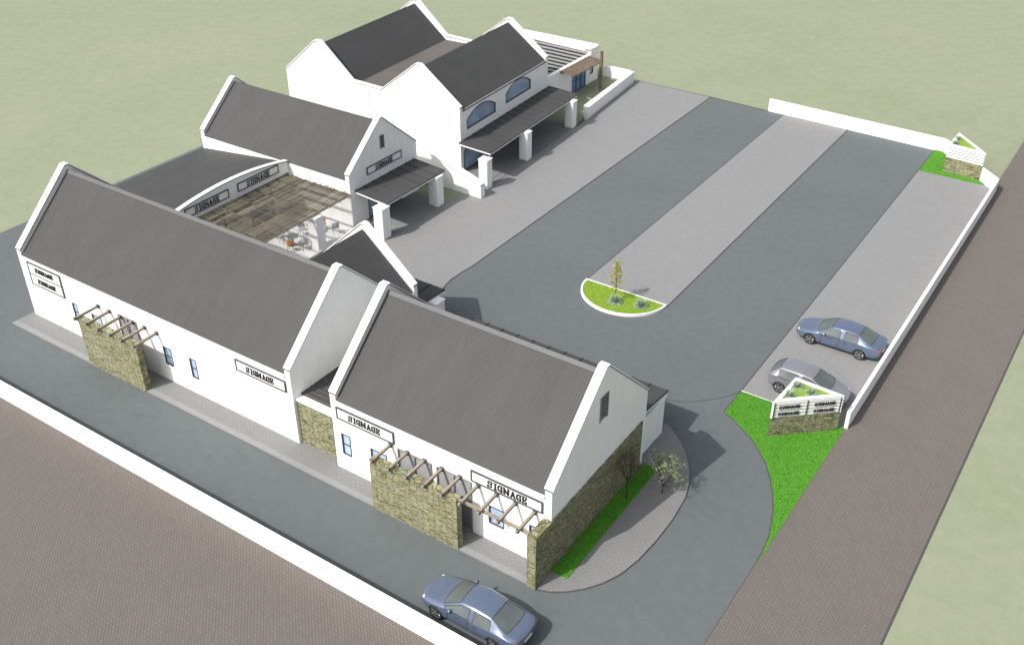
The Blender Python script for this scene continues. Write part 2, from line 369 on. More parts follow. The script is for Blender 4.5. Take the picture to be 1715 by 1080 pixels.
inner = [(cx + (rr - .13) * math.cos(a), cy - .06 + (rr * .94 - .19) * math.sin(a)) for a in [math.pi + math.pi * i / 28 for i in range(29)]]
slab('lawn_island', inner, -.2, .05, 'lawn2')
km = MB()
km.prism([(x, y) for x, y in half] + [(x, y) for x, y in inner[::-1]], -.2, .08)
km.prism([half[0], inner[0], inner[-1], half[-1], (cx + rr, cy + .03), (cx - rr, cy + .03)], -.2, .075)
tag(km.build('island_kerb', 'whitekerb'), kind='structure')
grass('lawn_strip_grass', lawn_strip, .03, 900, 'blade'); grass('lawn_corner_grass', lawn_tri, -.02, 700, 'blade'); grass('lawn_far_grass', lawn_far, -.02, 400, 'blade')
grass('island_grass', inner, .05, 700, leafmat('island_blades', (.17, .28, .02), (.30, .42, .04)), .05)

# ---------------------------------------------------------------- building helpers
def window(root, O, U, wdt, z0, z1, mat='pane', bars=1, depth=.08, name='window', mull=0, local=False):
    """O: ground point at the left end of the opening on the outer wall plane; U: unit along; outward normal = U x Z"""
    O, U = Vector(O), Vector(U).normalized(); Z = Vector((0, 0, 1)); Nn = U.cross(Z)
    f = LB() if local else MB(); t = .05
    def bx(u0, u1, a, b, d0, d1):
        vs = [O + U * u + Z * z + Nn * d for d in (d0, d1) for z in (a, b) for u in (u0, u1)]
        f.add(vs, [(0, 2, 3, 1), (4, 5, 7, 6), (0, 1, 5, 4), (2, 6, 7, 3), (0, 4, 6, 2), (1, 3, 7, 5)])
    bx(0.002, t, z0, z1, -depth, .02); bx(wdt - t, wdt - .002, z0, z1, -depth, .02)
    bx(t, wdt - t, z0 + .002, z0 + t, -depth, .02); bx(t, wdt - t, z1 - t, z1 - .002, -depth, .02)
    for i in range(bars):
        zc = z0 + (z1 - z0) * (i + 1) / (bars + 1); bx(t, wdt - t, zc - .02, zc + .02, -depth + .035, 0)
    for i in range(mull):
        uc = wdt * (i + 1) / (mull + 1); bx(uc - .025, uc + .025, z0 + t, z1 - t, -depth + .031, .002)
    fr = f.build(name, 'frame', root)
    p = LB() if local else MB(); a = O + U * .004 - Nn * (depth - .02); vs = [a + Z * (z0 + .004), a + U * (wdt - .008) + Z * (z0 + .004), a + U * (wdt - .008) + Z * (z1 - .004), a + Z * (z1 - .004)]
    p.add(vs + [v - Nn * .015 for v in vs], [(0, 1, 2, 3), (7, 6, 5, 4), (0, 4, 5, 1), (1, 5, 6, 2), (2, 6, 7, 3), (3, 7, 4, 0)])
    p.build('pane', mat, fr, root=root); return fr
def sill(root, O, U, wdt, z, local=False):
    O, U = Vector(O), Vector(U).normalized(); Nn = U.cross(Vector((0, 0, 1))); s = LB() if local else MB()
    c = O + Vector((0, 0, z - .035)) + Nn * .03; s.bar(c - U * .06, c + U * (wdt + .06), .09, .06); s.build('sill', 'coping', root)
def louvre(root, O, U, wdt, z0, z1, name='louvre_screen', mat='louvre', pitch=.11, mull=1):
    O, U = Vector(O), Vector(U).normalized(); Z = Vector((0, 0, 1)); Nn = U.cross(Z); f = MB()
    k = int((z1 - z0) / pitch)
    for i in range(k):
        z = z0 + (i + .5) * (z1 - z0) / k
        a = O + Z * z - Nn * .02; f.bar(a + U * .04, a + U * (wdt - .04), .07, .022, up=Nn * .6 + Z)
    for i in range(mull + 2):
        u = .03 + (wdt - .06) * i / (mull + 1); f.bar(O + U * u + Z * (z0 + .01), O + U * u + Z * (z1 - .01), .06, .1, up=Nn)
    f.bar(O + U * .06 + Z * (z1 - .03), O + U * (wdt - .06) + Z * (z1 - .03), .09, .05)
    f.build(name, mat, root)
    b = MB(); a = O - Nn * .13; b.add([a + Z * z0, a + U * wdt + Z * z0, a + U * wdt + Z * z1, a + Z * z1] + [a - Nn * .02 + Z * z0, a - Nn * .02 + U * wdt + Z * z0, a - Nn * .02 + U * wdt + Z * z1, a - Nn * .02 + Z * z1], [(0, 1, 2, 3), (7, 6, 5, 4), (0, 4, 5, 1), (1, 5, 6, 2), (2, 6, 7, 3), (3, 7, 4, 0)])
    b.build('backing', 'frame', root)
def pillar(root, x0, x1, y0, y1, h, mat='white', local=False):
    p = LB() if local else MB(); p.box(x0, x1, y0, y1, -.05, h)
    o = p.build('pillar', mat, root, bevel=.02)
    c = LB() if local else MB(); e = .035; cxx, cyy = (x0 + x1) / 2, (y0 + y1) / 2
    c.add([(x0 - e, y0 - e, h), (x1 + e, y0 - e, h), (x1 + e, y1 + e, h), (x0 - e, y1 + e, h), (x0 - e, y0 - e, h + .05), (x1 + e, y0 - e, h + .05), (x1 + e, y1 + e, h + .05), (x0 - e, y1 + e, h + .05), (cxx, cyy, h + .13)],
          [(3, 2, 1, 0), (0, 1, 5, 4), (1, 2, 6, 5), (2, 3, 7, 6), (3, 0, 4, 7), (4, 5, 8), (5, 6, 8), (6, 7, 8), (7, 4, 8)])
    c.build('pillar_cap', 'coping', o, root=root); return o
def verge(mb, pts, wd0, wd1, axis, ov=.025, th=.05):
    """coping strip following a polyline of (horizontal, z) points, between wd0..wd1 on the other axis"""
    for (a, za), (b, zb) in zip(pts, pts[1:]):
        L = math.hypot(b - a, zb - za); n = (-(zb - za) / L, (b - a) / L)
        if n[1] < 0: n = (-n[0], -n[1])
        q = [(a, za), (b, zb), (b + n[0] * th * 0, zb + th / max(n[1], .3)), (a, za + th / max(n[1], .3))]
        vs = []
        for wv in (wd0 - ov, wd1 + ov):
            for h, z in q: vs.append((wv, h, z) if axis == 'x' else (h, wv, z))
        mb.add(vs, [(0, 1, 2, 3), (7, 6, 5, 4), (0, 4, 5, 1), (1, 5, 6, 2), (2, 6, 7, 3), (3, 7, 4, 0)])

def coping(root, segs, wd0, wd1, axis, local=False, th=.05):
    m = LB() if local else MB(); f = LB() if local else MB()
    for pts in segs:
        verge(m, pts, wd0, wd1, axis, ov=.045, th=th)
        verge(f, [(a, z - .055) for a, z in pts], wd0, wd1, axis, ov=.022, th=.052)  # dark strip added below the coping, its colour standing in for underside shadow
    o = m.build('coping', 'coping', root); f.build('coping_shadow_strip', 'cap', o, root=root); return o

# ---------------------------------------------------------------- lettering
GL = {
 'S': [[(3.9, 5.2), (3.6, 5.9), (2.6, 6.4), (1.5, 6.4), (.7, 5.8), (.6, 4.9), (1.1, 4.1), (3.2, 3.1), (3.9, 2.3), (3.8, 1.2), (3.0, .55), (1.8, .5), (.9, .9), (.5, 1.9)], [(3.95, 4.6), (3.95, 6.7)], [(.45, .2), (.45, 2.3)]],
 'I': [[(2, .4), (2, 6.6)], [(.8, .35), (3.2, .35)], [(.8, 6.65), (3.2, 6.65)]],
 'G': [[(4.0, 4.7), (3.7, 5.8), (2.7, 6.45), (1.6, 6.2), (.8, 5.1), (.6, 3.5), (.8, 1.9), (1.6, .8), (2.7, .5), (3.6, .9), (3.9, 1.6), (3.9, 2.8)], [(2.6, 3.0), (4.5, 3.0)], [(4.0, 4.4), (4.0, 6.7)], [(4.0, .2), (4.0, 2.8)]],
 'N': [[(1.0, .4), (1.0, 6.5)], [(.9, 6.3), (4.9, .7)], [(5.0, .4), (5.0, 6.6)], [(.2, .35), (1.9, .35)], [(.1, 6.65), (1.2, 6.65)], [(4.2, 6.65), (5.8, 6.65)]],
 'A': [[(.8, .4), (2.5, 6.6)], [(2.5, 6.6), (4.2, .4)], [(1.3, 2.4), (3.7, 2.4)], [(0, .35), (1.6, .35)], [(3.3, .35), (5.0, .35)]],
 'E': [[(1, .4), (1, 6.6)], [(.2, .35), (4.1, .35)], [(.2, 6.65), (4.1, 6.65)], [(1, 3.5), (3.2, 3.5)], [(4.0, .2), (4.0, 1.7)], [(4.0, 5.3), (4.0, 6.8)], [(3.1, 2.8), (3.1, 4.2)]]}
def word(root, O, U, V, width, txt='SIGNAGE', heavy=1.3):
    """letters as thin raised bars on the plane O,U,V (U to the right, V up)"""
    O, U, V = Vector(O), Vector(U).normalized(), Vector(V).normalized(); Nn = U.cross(V)
    adv = [4.1 if c_ == 'I' else 6.9 if c_ == 'N' else 5.6 for c_ in txt]; s = width / sum(adv); m = MB(); d = .0
    for i, ch in enumerate(txt):
        x0 = sum(adv[:i])
        for st in GL[ch]:
            for a, b in zip(st, st[1:]):
                pa = O + (U * (a[0] + x0) + V * a[1]) * s + Nn * d; pb = O + (U * (b[0] + x0) + V * b[1]) * s + Nn * d
                vert = abs(b[1] - a[1]) > abs(b[0] - a[0]); e = (pb - pa).normalized() * (.25 * s)
                m.bar(pa - e, pb + e, s * (heavy if vert else heavy * .62), .03 + (d % .004), up=Nn)
                d = (d + .0007) % .012
    return m.build('lettering', 'ink', root, recalc=False)
def wallsign(name, O, U, wdt, h, label, words=1, off=.5, group='signs on the building fronts', ww=.56, vofs=.5):
    """O: lower left corner on wall face"""
    U = Vector(U).normalized(); Z = Vector((0, 0, 1)); Nn = U.cross(Z)
    O = Vector(O) + Nn * .004
    root = empty(name, tuple(O), 0, label, 'sign', group)
    b = MB(); a = O + Nn * .02; b.bar(a + Z * (h / 2) + U * .03, a + Z * (h / 2) + U * (wdt - .03), h - .06, .04, up=Nn); b.build('sign_board', 'board', root)
    f = MB(); q = O + Nn * .035
    for z in (0.03, h - .03): f.bar(q + Z * z, q + U * wdt + Z * z, .07, .07, up=Nn)
    for u in (.035, wdt - .035): f.bar(q + U * u + Z * .065, q + U * u + Z * (h - .065), .07, .07, up=Nn)
    if words == 2: f.bar(q + U * .05 + Z * h / 2, q + U * (wdt - .05) + Z * h / 2, .05, .07, up=Nn)
    f.build('sign_frame', 'frame', root)
    W = wdt * ww
    for k in range(words):
        hh = h / words; lh = W / (7 * 5.4) * 7
        word(root, O + U * ((wdt - W) * off) + Z * (h - hh * (k + 1) + (hh - lh) * vofs) + Nn * .052, U, Z, W)
    return root

# ---------------------------------------------------------------- gabled shop buildings
def gable_pts(y0, y1, ze, zr):
    yr = (y0 + y1) / 2; return yr, [(y0, ze), (yr - .12, zr), (yr + .12, zr), (y1, ze)]
def long_gable(root, x0, x1, y0, y1, ze, zr, front_holes, back=True, vent=None, side='right', up=.35, t=.34, pitch=.13, amp=.011, front_z=None, gutter=True):
    """ridge along X. ze, zr: gable (coping) heights at eave and ridge"""
    yr, gp = gable_pts(y0, y1, ze, zr); sl = (zr - ze) / (yr - y0)
    rz0 = ze - up; rzr = rz0 + sl * (yr - y0)
    wt = rz0 - .1 if front_z is None else front_z
    m = MB()
    # gable end walls full height
    prof = [(y0, -.1)] + [(y1, -.1)] + gp[::-1]
    m.panel([(y, z) for y, z in prof], [rect(*vent)] if (vent and side == 'right') else [], (x1, 0, 0), (0, 1, 0), (0, 0, 1), t)
    m.panel([(y, z) for y, z in prof], [], (x0 + t, 0, 0), (0, 1, 0), (0, 0, 1), t)
    # front + back walls between gables
    m.panel([(x0 + t, -.1), (x1 - t, -.1), (x1 - t, wt), (x0 + t, wt)], front_holes, (0, y0 + .001, 0), (1, 0, 0), (0, 0, 1), .3)
    if back: m.box(x0 + t, x1 - t, y1 - .3, y1 - .001, -.1, wt - .05)
    m.build('wall', 'white', root)
    for a, b in ((x0, x0 + t), (x1 - t, x1)):
        coping(root, [gp], a, b, 'x')
    r = MB()
    r.corr(None, (x1 - x0 - 2 * t - .02, 0, 0), (x0 + t + .01, yr, rzr), (x0 + t + .01, y0 + .0, rz0 + .0), pitch, amp)
    r.corr(None, (x1 - x0 - 2 * t - .02, 0, 0), (x0 + t + .01, yr, rzr), (x0 + t + .01, y1 - .0, rz0 + .0), pitch, amp)
    rf = r.build('roof', 'roof', root)
    rc = MB(); q = rzr + .035
    rc.add([(x0 + t + .01, yr - .16, q - .16 * sl + .03), (x1 - t - .01, yr - .16, q - .16 * sl + .03), (x1 - t - .01, yr, q + .04), (x0 + t + .01, yr, q + .04), (x0 + t + .01, yr + .16, q - .16 * sl + .03), (x1 - t - .01, yr + .16, q - .16 * sl + .03),
            (x0 + t + .01, yr, q - .1), (x1 - t - .01, yr, q - .1)], [(0, 1, 2, 3), (3, 2, 5, 4), (0, 6, 7, 1), (4, 5, 7, 6), (0, 3, 4, 6), (1, 7, 5, 2)])
    rc.build('ridge_cap', 'cap', rf, root=root)
    if gutter:
        g = MB(); g.box(x0 + t + .005, x1 - t - .005, y0 - .10, y0 - .002, rz0 - .12, rz0 + .0)
        g.build('gutter', 'coping', root)
    return rz0, rzr, yr

# --- A : front right shop building
A = empty('shop_building', (-22.3, 27.0, 0), 0, 'white gabled corner shop with grey ribbed roof and stone clad end wall', 'building')
hA = [rect(-27.98, -27.40, 1.0, 2.28), rect(-26.16, -25.16, 1.05, 2.2), rect(-24.44, -22.48, .02, 3.0), rect(-22.2, -20.27, .02, 3.0), rect(-19.38, -18.55, 1.08, 2.14), rect(-17.25, -16.75, 1.08, 2.12)]
long_gable(A, -28.45, -16.15, 27.0, 35.5, 4.5, 8.35, hA, vent=(30.78, 31.46, 5.6, 6.95))
for (a, b, c, d) in ((-27.98, -27.40, 1.0, 2.28), (-26.16, -25.16, 1.05, 2.2), (-19.38, -18.55, 1.08, 2.14), (-17.25, -16.75, 1.08, 2.12)):
    window(A, (a, 27.0, 0), (1, 0, 0), b - a, c, d, bars=1 if b - a < .7 else 0); sill(A, (a, 27.0, 0), (1, 0, 0), b - a, c)
louvre(A, (-24.44, 27.0, 0), (1, 0, 0), 1.96, .02, 3.0); louvre(A, (-22.2, 27.0, 0), (1, 0, 0), 1.93, .02, 3.0)
louvre(A, (-16.15, 30.78, 0), (0, 1, 0), .68, 5.6, 6.95, name='gable_vent', mat='louvre', mull=0, pitch=.17)
# rear canopy
def canopy(root, O, U, Nn, L, depth, z0, z1, seam=.95, local=False, drop=.08, mat='roof'):
    """sloping sheet: O,U along wall, Nn outward"""
    O, U, Nn = Vector(O), Vector(U).normalized(), Vector(Nn).normalized(); Z = Vector((0, 0, 1)); m = LB() if local else MB()
    a = O + Z * z0; b = O + Nn * depth + Z * z1
    vs = [a, a + U * L, b + U * L, b]; m.add(vs + [v - Z * drop for v in vs], [(0, 1, 2, 3), (7, 6, 5, 4), (0, 4, 5, 1), (1, 5, 6, 2), (2, 6, 7, 3), (3, 7, 4, 0)])
    k = round(L / seam)
    for i in range(k + 1):
        u = min(max(i * L / k, .02), L - .02); m.bar(a + U * u + Z * .022, b + U * u + Z * .022, .035, .05)
    o = m.build('canopy', mat, root)
    g = LB() if local else MB(); g.bar(b - Nn * .1 - Z * (drop + .07), b + U * L - Nn * .1 - Z * (drop + .07), .08, .13); g.bar(a + Nn * .05 - Z * (drop + .05) + U * .02, b + U * .02 - Nn * .15 - Z * (drop + .05), .05, .09); g.bar(a + Nn * .05 - Z * (drop + .05) + U * (L - .02), b + U * (L - .02) - Nn * .15 - Z * (drop + .05), .05, .09)
    g.build('canopy_beam', 'coping', o, root=root); return o
canopy(A, (-28.4, 35.5, 0), (1, 0, 0), (0, 1, 0), 12.0, 3.0, 2.85, 2.48, seam=1.0)
pillar(A, -17.12, -16.4, 37.5, 38.2, 2.25)
MB().box(-16.65, -16.42, 35.51, 37.49, -.05, 2.3).build('wing_wall', 'white', A)
# --- B : long front left building with a cross wing
B = empty('shop_building', (-42, 27.2, 0), 0, 'longest white gabled shop on the street, with a rear wing', 'building')
BX = 27.17
hB = [rect(-48.66, -48.22, 1.1, 2.34), rect(-46.95, -46.07, 1.1, 2.2), rect(-44.35, -42.8, .02, 3.1), rect(-40.9, -40.24, 1.12, 2.28), rect(-38.82, -38.30, 1.05, 2.32)]
long_gable(B, -53.0, -31.2, BX, 35.5, 4.5, 8.3, hB)
for (a, b, c, d) in ((-48.66, -48.22, 1.1, 2.34), (-46.95, -46.07, 1.1, 2.2), (-40.9, -40.24, 1.12, 2.28), (-38.82, -38.30, 1.05, 2.32)):
    window(B, (a, BX, 0), (1, 0, 0), b - a, c, d); sill(B, (a, BX, 0), (1, 0, 0), b - a, c)
louvre(B, (-44.35, BX, 0), (1, 0, 0), 1.55, .02, 3.1)
# wing: ridge along Y
xr, xe, xw, yg = -34.6, -31.22, -37.9, 37.1
slw = (7.28 - 4.42) / (xe - xr - .12)
wg = MB(); gp = [(xw, 4.42), (xr - .12, 7.28), (xr + .12, 7.28), (xe, 4.42)]
wg.panel([(-x, z) for x, z in [(xw, -.1), (xe, -.1)] + gp[::-1]], [], (0, yg, 0), (-1, 0, 0), (0, 0, 1), .28)
wg.box(xe - .3, xe - .002, 35.51, yg - .281, -.1, 4.0); wg.box(xw, xw + .3, 35.51, yg - .281, -.1, 4.0)
wg.build('wing_wall', 'white', B)
coping(B, [gp], yg - .28, yg, 'y')
wr = MB()
wr.corr(None, (0, 5.4, 0), (xr, 31.35, 7.28 - .3), (xe - .04, 31.35, 4.05 + .04 * slw), .16, .015)
wr.corr(None, (0, 5.4, 0), (xr, 31.35, 7.28 - .3), (xw - .06, 31.35, 4.05 - .06 * slw), .19, .015)
wr.build('wing_roof', 'roof', B)
canopy(B, (-37.9, 37.1, 0), (1, 0, 0), (0, 1, 0), 6.3, 2.95, 2.62, 2.48, seam=1.0)
pillar(B, -31.95, -31.15, 38.62, 39.4, 2.28)
# --- link between A and B
K = empty('link_building', (-29.8, 27.4, 0), 0, 'low flat roofed link with a stone front squeezed between the two gabled street shops', 'building')
k = MB(); k.box(-31.19, -28.46, 27.36, 27.66, -.1, 2.62); k.build('stone_front', 'stone', K)
k = MB(); k.box(-31.19, -28.46, 27.32, 27.70, 2.62, 2.76); k.build('coping', 'coping', K)
k = MB(); k.corr(None, (0, -7.7, 0), (-28.47, 35.45, 2.84), (-31.18, 35.45, 2.84), .3, .02); k.build('roof', 'roof', K)
k = MB(); k.box(-31.19, -28.46, 35.2, 35.49, -.1, 2.7); k.build('rear_wall', 'white', K)
k = MB(); k.box(-31.185, -28.465, 27.70, 27.76, 2.66, 2.80); k.build('flashing', 'cap', K)

# --- C : middle gabled building
CB = empty('gabled_building', (-51.7, 46.4, 0), 0, 'white gabled shop behind the courtyard pergola with a small grey entrance canopy', 'building')
m = MB(); y0, y1 = 46.4, 53.7; yr = 50.03; gp = [(y0, 3.88), (yr - .1, 6.86), (yr + .1, 6.86), (y1, 3.88)]
m.panel([(y0, -.1), (y1, -.1)] + gp[::-1], [rect(48.1, 51.75, -.02, 2.15), rect(49.78, 50.22, 4.62, 5.6)], (-44.5, 0, 0), (0, 1, 0), (0, 0, 1), .34)
m.panel([(y0, -.1), (y1, -.1)] + gp[::-1], [], (-58.76, 0, 0), (0, 1, 0), (0, 0, 1), .34)
m.box(-58.76, -44.84, y0 + .001, y0 + .3, -.1, 3.4); m.box(-58.76, -44.84, y1 - .3, y1 - .001, -.1, 3.4); m.build('wall', 'white', CB)
for a, b in ((-44.84, -44.5), (-59.1, -58.76)):
    coping(CB, [gp], a, b, 'x')
r = MB(); r.corr(None, (13.9, 0, 0), (-58.75, yr, 6.6), (-58.75, y0 - .03, 3.5), .19, .012); r.corr(None, (13.9, 0, 0), (-58.75, yr, 6.6), (-58.75, y1 + .03, 3.5), .19, .012); r.build('roof', 'roof', CB)
window(CB, (-44.5, 48.1, 0), (0, 1, 0), 3.65, -.02, 2.15, mat='pane2', bars=0, mull=3, name='shopfront', depth=.1)
louvre(CB, (-44.5, 49.78, 0), (0, 1, 0), .44, 4.62, 5.6, name='gable_vent', mat='louvre', mull=0, pitch=.16)
canopy(CB, (-44.5, 46.85, 0), (0, 1, 0), (1, 0, 0), 6.45, 2.85, 2.62, 2.4, seam=.92)
pillar(CB, -42.3, -41.5, 46.12, 46.92, 2.22); pillar(CB, -42.3, -41.5, 52.15, 52.9, 2.22)
slab('entrance_floor_middle', [(-44.49, 46.41), (-41.5, 46.41), (-41.5, 53.12), (-44.49, 53.12)], -.2, -.01, 'paving')

# --- F : low building with arched parapet
FB = empty('low_building', (-54.6, 41, 0), 0, 'low grey roofed building with a curved white parapet facing the courtyard', 'building')
def arch(y): return 3.56 + .55 * (1 - ((y - 41.1) / 5.29) ** 2)
ys = [35.85 + i * (46.38 - 35.85) / 30 for i in range(31)]
m = MB(); m.panel([(35.85, -.1), (46.38, -.1)] + [(y, arch(y)) for y in ys[::-1]], [rect(38.6, 40.2, -.02, 2.1), rect(42.4, 44.6, -.02, 2.1)], (-50.23, 0, 0), (0, 1, 0), (0, 0, 1), .25); m.build('arched_parapet', 'white', FB)
window(FB, (-50.23, 38.6, 0), (0, 1, 0), 1.6, -.02, 2.1, mat='doorglass', mull=1, bars=0, name='door'); window(FB, (-50.23, 42.4, 0), (0, 1, 0), 2.2, -.02, 2.1, mat='doorglass', mull=2, bars=0, name='door')
coping(FB, [[(y, arch(y)) for y in ys]], -50.48, -50.23, 'x')
r = MB(); r.corr(None, (0, 10.85, 0), (-50.49, 35.52, 3.46), (-59.2, 35.52, 2.42), .3, .01); r.build('roof', 'roof', FB)
m = MB(); m.box(-59.0, -58.75, 35.83, 46.38, -.1, 2.3); m.panel([(-59.0, -.1), (-50.5, -.1), (-50.5, 3.30), (-59.0, 2.30)], [], (0, 35.53, 0), (1, 0, 0), (0, 0, 1), .3); m.build('wall', 'white', FB)

# --- D : double gabled hall (rotated 3.5 degrees), local X outward, local Y along the front
TH = R(3.5)
DB = empty('double_gabled_hall', (-43.49, 57.75, 0), TH, 'tall white hall with twin gables, arched upper windows and a long grey canopy', 'building')
def dseg(y0, yw, z0, z1, zp, n=14):
    pts = [(y0, z0), (y0 + yw, z0), (y0 + yw, z1)]
    for i in range(1, n): 
        s = i / n; pts.append((y0 + yw * (1 - s), z1 + (zp - z1) * (1 - (2 * s - 1) ** 2)))
    pts.append((y0, z1)); return pts
DL = 13.65
archs = [dseg(.92, 4.2, 3.25, 4.03, 4.68), dseg(6.7, 4.0, 3.4, 4.2, 4.85)]
lows = [dseg(.2, 4.0, -.02, 1.6, 2.2), dseg(6.6, 4.0, -.02, 1.6, 2.2)]
m = LB()
m.panel([(.34, -.1), (DL - .34, -.1), (DL - .34, 4.98), (.34, 4.98)], archs[:] + [[(max(u, .36), v) for u, v in lows[0]], lows[1]], (0, 0, 0), (0, 1, 0), (0, 0, 1), .3)
prof1 = [(-7.2, 5.36), (-3.85, 7.93), (-3.45, 7.93), (0, 5.22)]; prof2 = [(-16.7, 5.42), (-13.45, 8.15), (-12.95, 8.15), (-10.05, 5.5)]
profile = [(-16.7, -.1), (0, -.1), (0, 5.22), (-3.45, 7.93), (-3.85, 7.93), (-7.2, 5.36), (-10.05, 5.5), (-12.95, 8.15), (-13.45, 8.15), (-16.7, 5.42)]
m.panel(profile, [], (0, 0, 0), (1, 0, 0), (0, 0, 1), .34)
m.panel(profile, [], (0, DL - .34, 0), (1, 0, 0), (0, 0, 1), .34)
m.box(-16.7, -16.4, .34, DL - .34, -.1, 5.0)
m.build('wall', 'white', DB)
pl = LB(); pl.box(-10.02, -8.35, -.06, -.002, -.1, 5.3); pl.build('recess_panel', 'white', DB)
for a, b in ((0, .34), (DL - .34, DL)):
    coping(DB, [prof1, prof2, [(-10.05, 5.5), (-7.2, 5.36)]], a, b, 'y', local=True)
r = LB()
for rx, rz, ax, az, bx_, bz in ((-3.65, 7.66, .08, 4.90, -7.3, 5.0), (-13.2, 7.86, -10.0, 5.15, -16.78, 5.05)):
    r.corr(None, (0, DL - .7, 0), (rx, .35, rz), (ax, .35, az), .19, .012); r.corr(None, (0, DL - .7, 0), (rx, .35, rz), (bx_, .35, bz), .19, .012)
r.build('roof', 'roof', DB)
r = LB(); r.box(-10.0, -7.32, .35, DL - .35, 5.02, 5.16); r.build('valley_roof', 'roofbrown', DB)
for lp in archs:
    f = LB(); f.panel(lp, [[(max(min(u, lp[1][0] - .09), lp[0][0] + .09), v + (.09 if v < lp[0][1] + .01 else -.09)) for u, v in lp]], (.02, 0, 0), (0, 1, 0), (0, 0, 1), .14)
    fr = f.build('arched_window', 'frame', DB)
    p = LB(); p.panel(lp, [], (-.06, 0, 0), (0, 1, 0), (0, 0, 1), .02); p.build('pane', 'pane2', fr)
for lp in ([(max(u, .36), v) for u, v in lows[0]], lows[1]):
    f = LB(); f.panel(lp, [[(max(min(u, lp[1][0] - .09), lp[0][0] + .09), v + (.09 if v < lp[0][1] + .01 else -.09)) for u, v in lp]], (.02, 0, 0), (0, 1, 0), (0, 0, 1), .14)
    fr = f.build('arched_door', 'frame', DB)
    p = LB(); p.panel(lp, [], (-.06, 0, 0), (0, 1, 0), (0, 0, 1), .02); p.build('pane', 'pane2', fr)
canopy(DB, (0, -.3, 0), (0, 1, 0), (1, 0, 0), 14.1, 2.85, 2.62, 2.42, seam=1.0, local=True)
for u in (-1.4, 4.6, 12.3): pillar(DB, 2.45, 3.2, u, u + .72, 2.22, local=True)
cs, sn = math.cos(TH), math.sin(TH)
def DW(x, y): return (-43.49 + x * cs - y * sn, 57.75 + x * sn + y * cs)
slab('entrance_floor_hall', [DW(.01, -1.2), DW(2.55, -1.2), DW(2.55, 12.9), DW(.01, 12.9)], -.2, .02, 'walk')
slab('entrance_step_hall', [DW(2.551, -.6), DW(3.1, -.6), DW(3.1, 12.9), DW(2.551, 12.9)], -.2, -.01, 'walk')

# --- E : small flat building beyond the hall
EB = empty('flat_roofed_building', (-49.5, 77, 0), 0, 'small parapeted building past the tall hall with a slatted porch and blue glass doors', 'building')
m = MB(); m.panel([(71.75, -.1), (82.0, -.1), (82.0, 2.62), (71.75, 2.62)], [rect(77.3, 79.75, -.02, 2.1), rect(80.5, 81.1, .8, 2.0)], (-45.4, 0, 0), (0, 1, 0), (0, 0, 1), .3)
m.box(-54.2, -45.701, 81.7, 82.0, -.1, 3.15); m.box(-54.2, -53.9, 71.75, 81.699, -.1, 2.7); m.box(-45.699, -45.401, 80.6, 82.0, 2.62, 3.15)
m.build('wall', 'white', EB)
c = MB(); c.box(-54.22, -45.38, 81.66, 82.04, 3.15, 3.22); c.build('coping', 'coping', EB)
c = MB(); c.box(-45.72, -45.36, 71.75, 80.59, 2.62, 2.70); c.build('coping', 'coping', EB)
r = MB(); r.corr(None, (0, 9.9, 0), (-45.72, 71.77, 2.42), (-53.88, 71.77, 2.6), .32, .03); r.build('roof', 'roof', EB)
for i in range(11):
    b = MB(); y = 72.6 + i * .82; b.bar((-53.85, y, 2.72), (-45.75, y, 2.62), .34, .05); b.build('roof_board', 'board' if 0 else 'greyboard', EB)
window(EB, (-45.4, 77.3, 0), (0, 1, 0), 2.45, -.02, 2.1, mat='doorglass', bars=1, mull=2, name='door'); window(EB, (-45.4, 80.5, 0), (0, 1, 0), .6, .8, 2.0, mat='doorglass', bars=1)
PB = empty('porch_pergola', (-44.6, 77.7, 0), 0, 'brown timber slatted porch on a tall post over the blue glass doors', 'pergola')
p = MB()
for i in range(30): y = 75.15 + i * .172; p.bar((-45.36, y, 2.6), (-43.85 + rnd.uniform(-.12, .1), y + rnd.uniform(-.03, .03), 2.5 + rnd.uniform(-.02, .03)), .085, .08)
p.build('slats', 'porchwood', PB)
p = MB(); p.bar((-44.0, 75.1, 2.42), (-44.0, 80.4, 2.42), .09, .1); p.build('beam', 'slat', PB)
p = MB(); p.bar((-45.25, 75.1, 2.49), (-45.25, 80.3, 2.49), .09, .08); p.build('beam', 'slat', PB)
p = MB(); p.box(-43.8, -43.58, 79.4, 79.62, -.05, 3.6); p.build('post', 'porchwood', PB)
p = MB(); p.bar((-45.4, 79.5, 3.4), (-43.58, 79.5, 3.5), .12, .12); p.build('cross_arm', 'wood', PB)

# ---------------------------------------------------------------- signs on walls
X1 = (1, 0, 0); Y1 = (0, 1, 0)
wallsign('wall_sign', (-28.1, 27.0, 3.15), X1, 3.5, .68, 'framed sign reading SIGNAGE at the left end of the corner shop front')
wallsign('wall_sign', (-20.28, 27.0, 3.13), X1, 3.72, .62, 'framed sign reading SIGNAGE at the right end of the corner shop front', off=.55)
wallsign('wall_sign', (-35.05, BX, 3.07), X1, 3.5, .68, 'white framed sign reading SIGNAGE at the right end of the long street shop')
wallsign('wall_sign', (-52.2, BX, 2.43), X1, 3.05, 1.5, 'double white sign, SIGNAGE twice over, at the far left end of the long street shop', words=2)
wallsign('wall_sign', (-44.5, 48.2, 3.25), Y1, 3.75, .56, 'white framed SIGNAGE sign under the gable vent above the entrance canopy', ww=.5, off=.48)
wallsign('wall_sign', (-50.23, 37.05, 3.03), Y1, 3.75, .6, 'left of two SIGNAGE signs on the curved courtyard parapet')
wallsign('wall_sign', (-50.23, 41.6, 3.08), Y1, 3.82, .6, 'right of two SIGNAGE signs on the curved courtyard parapet')

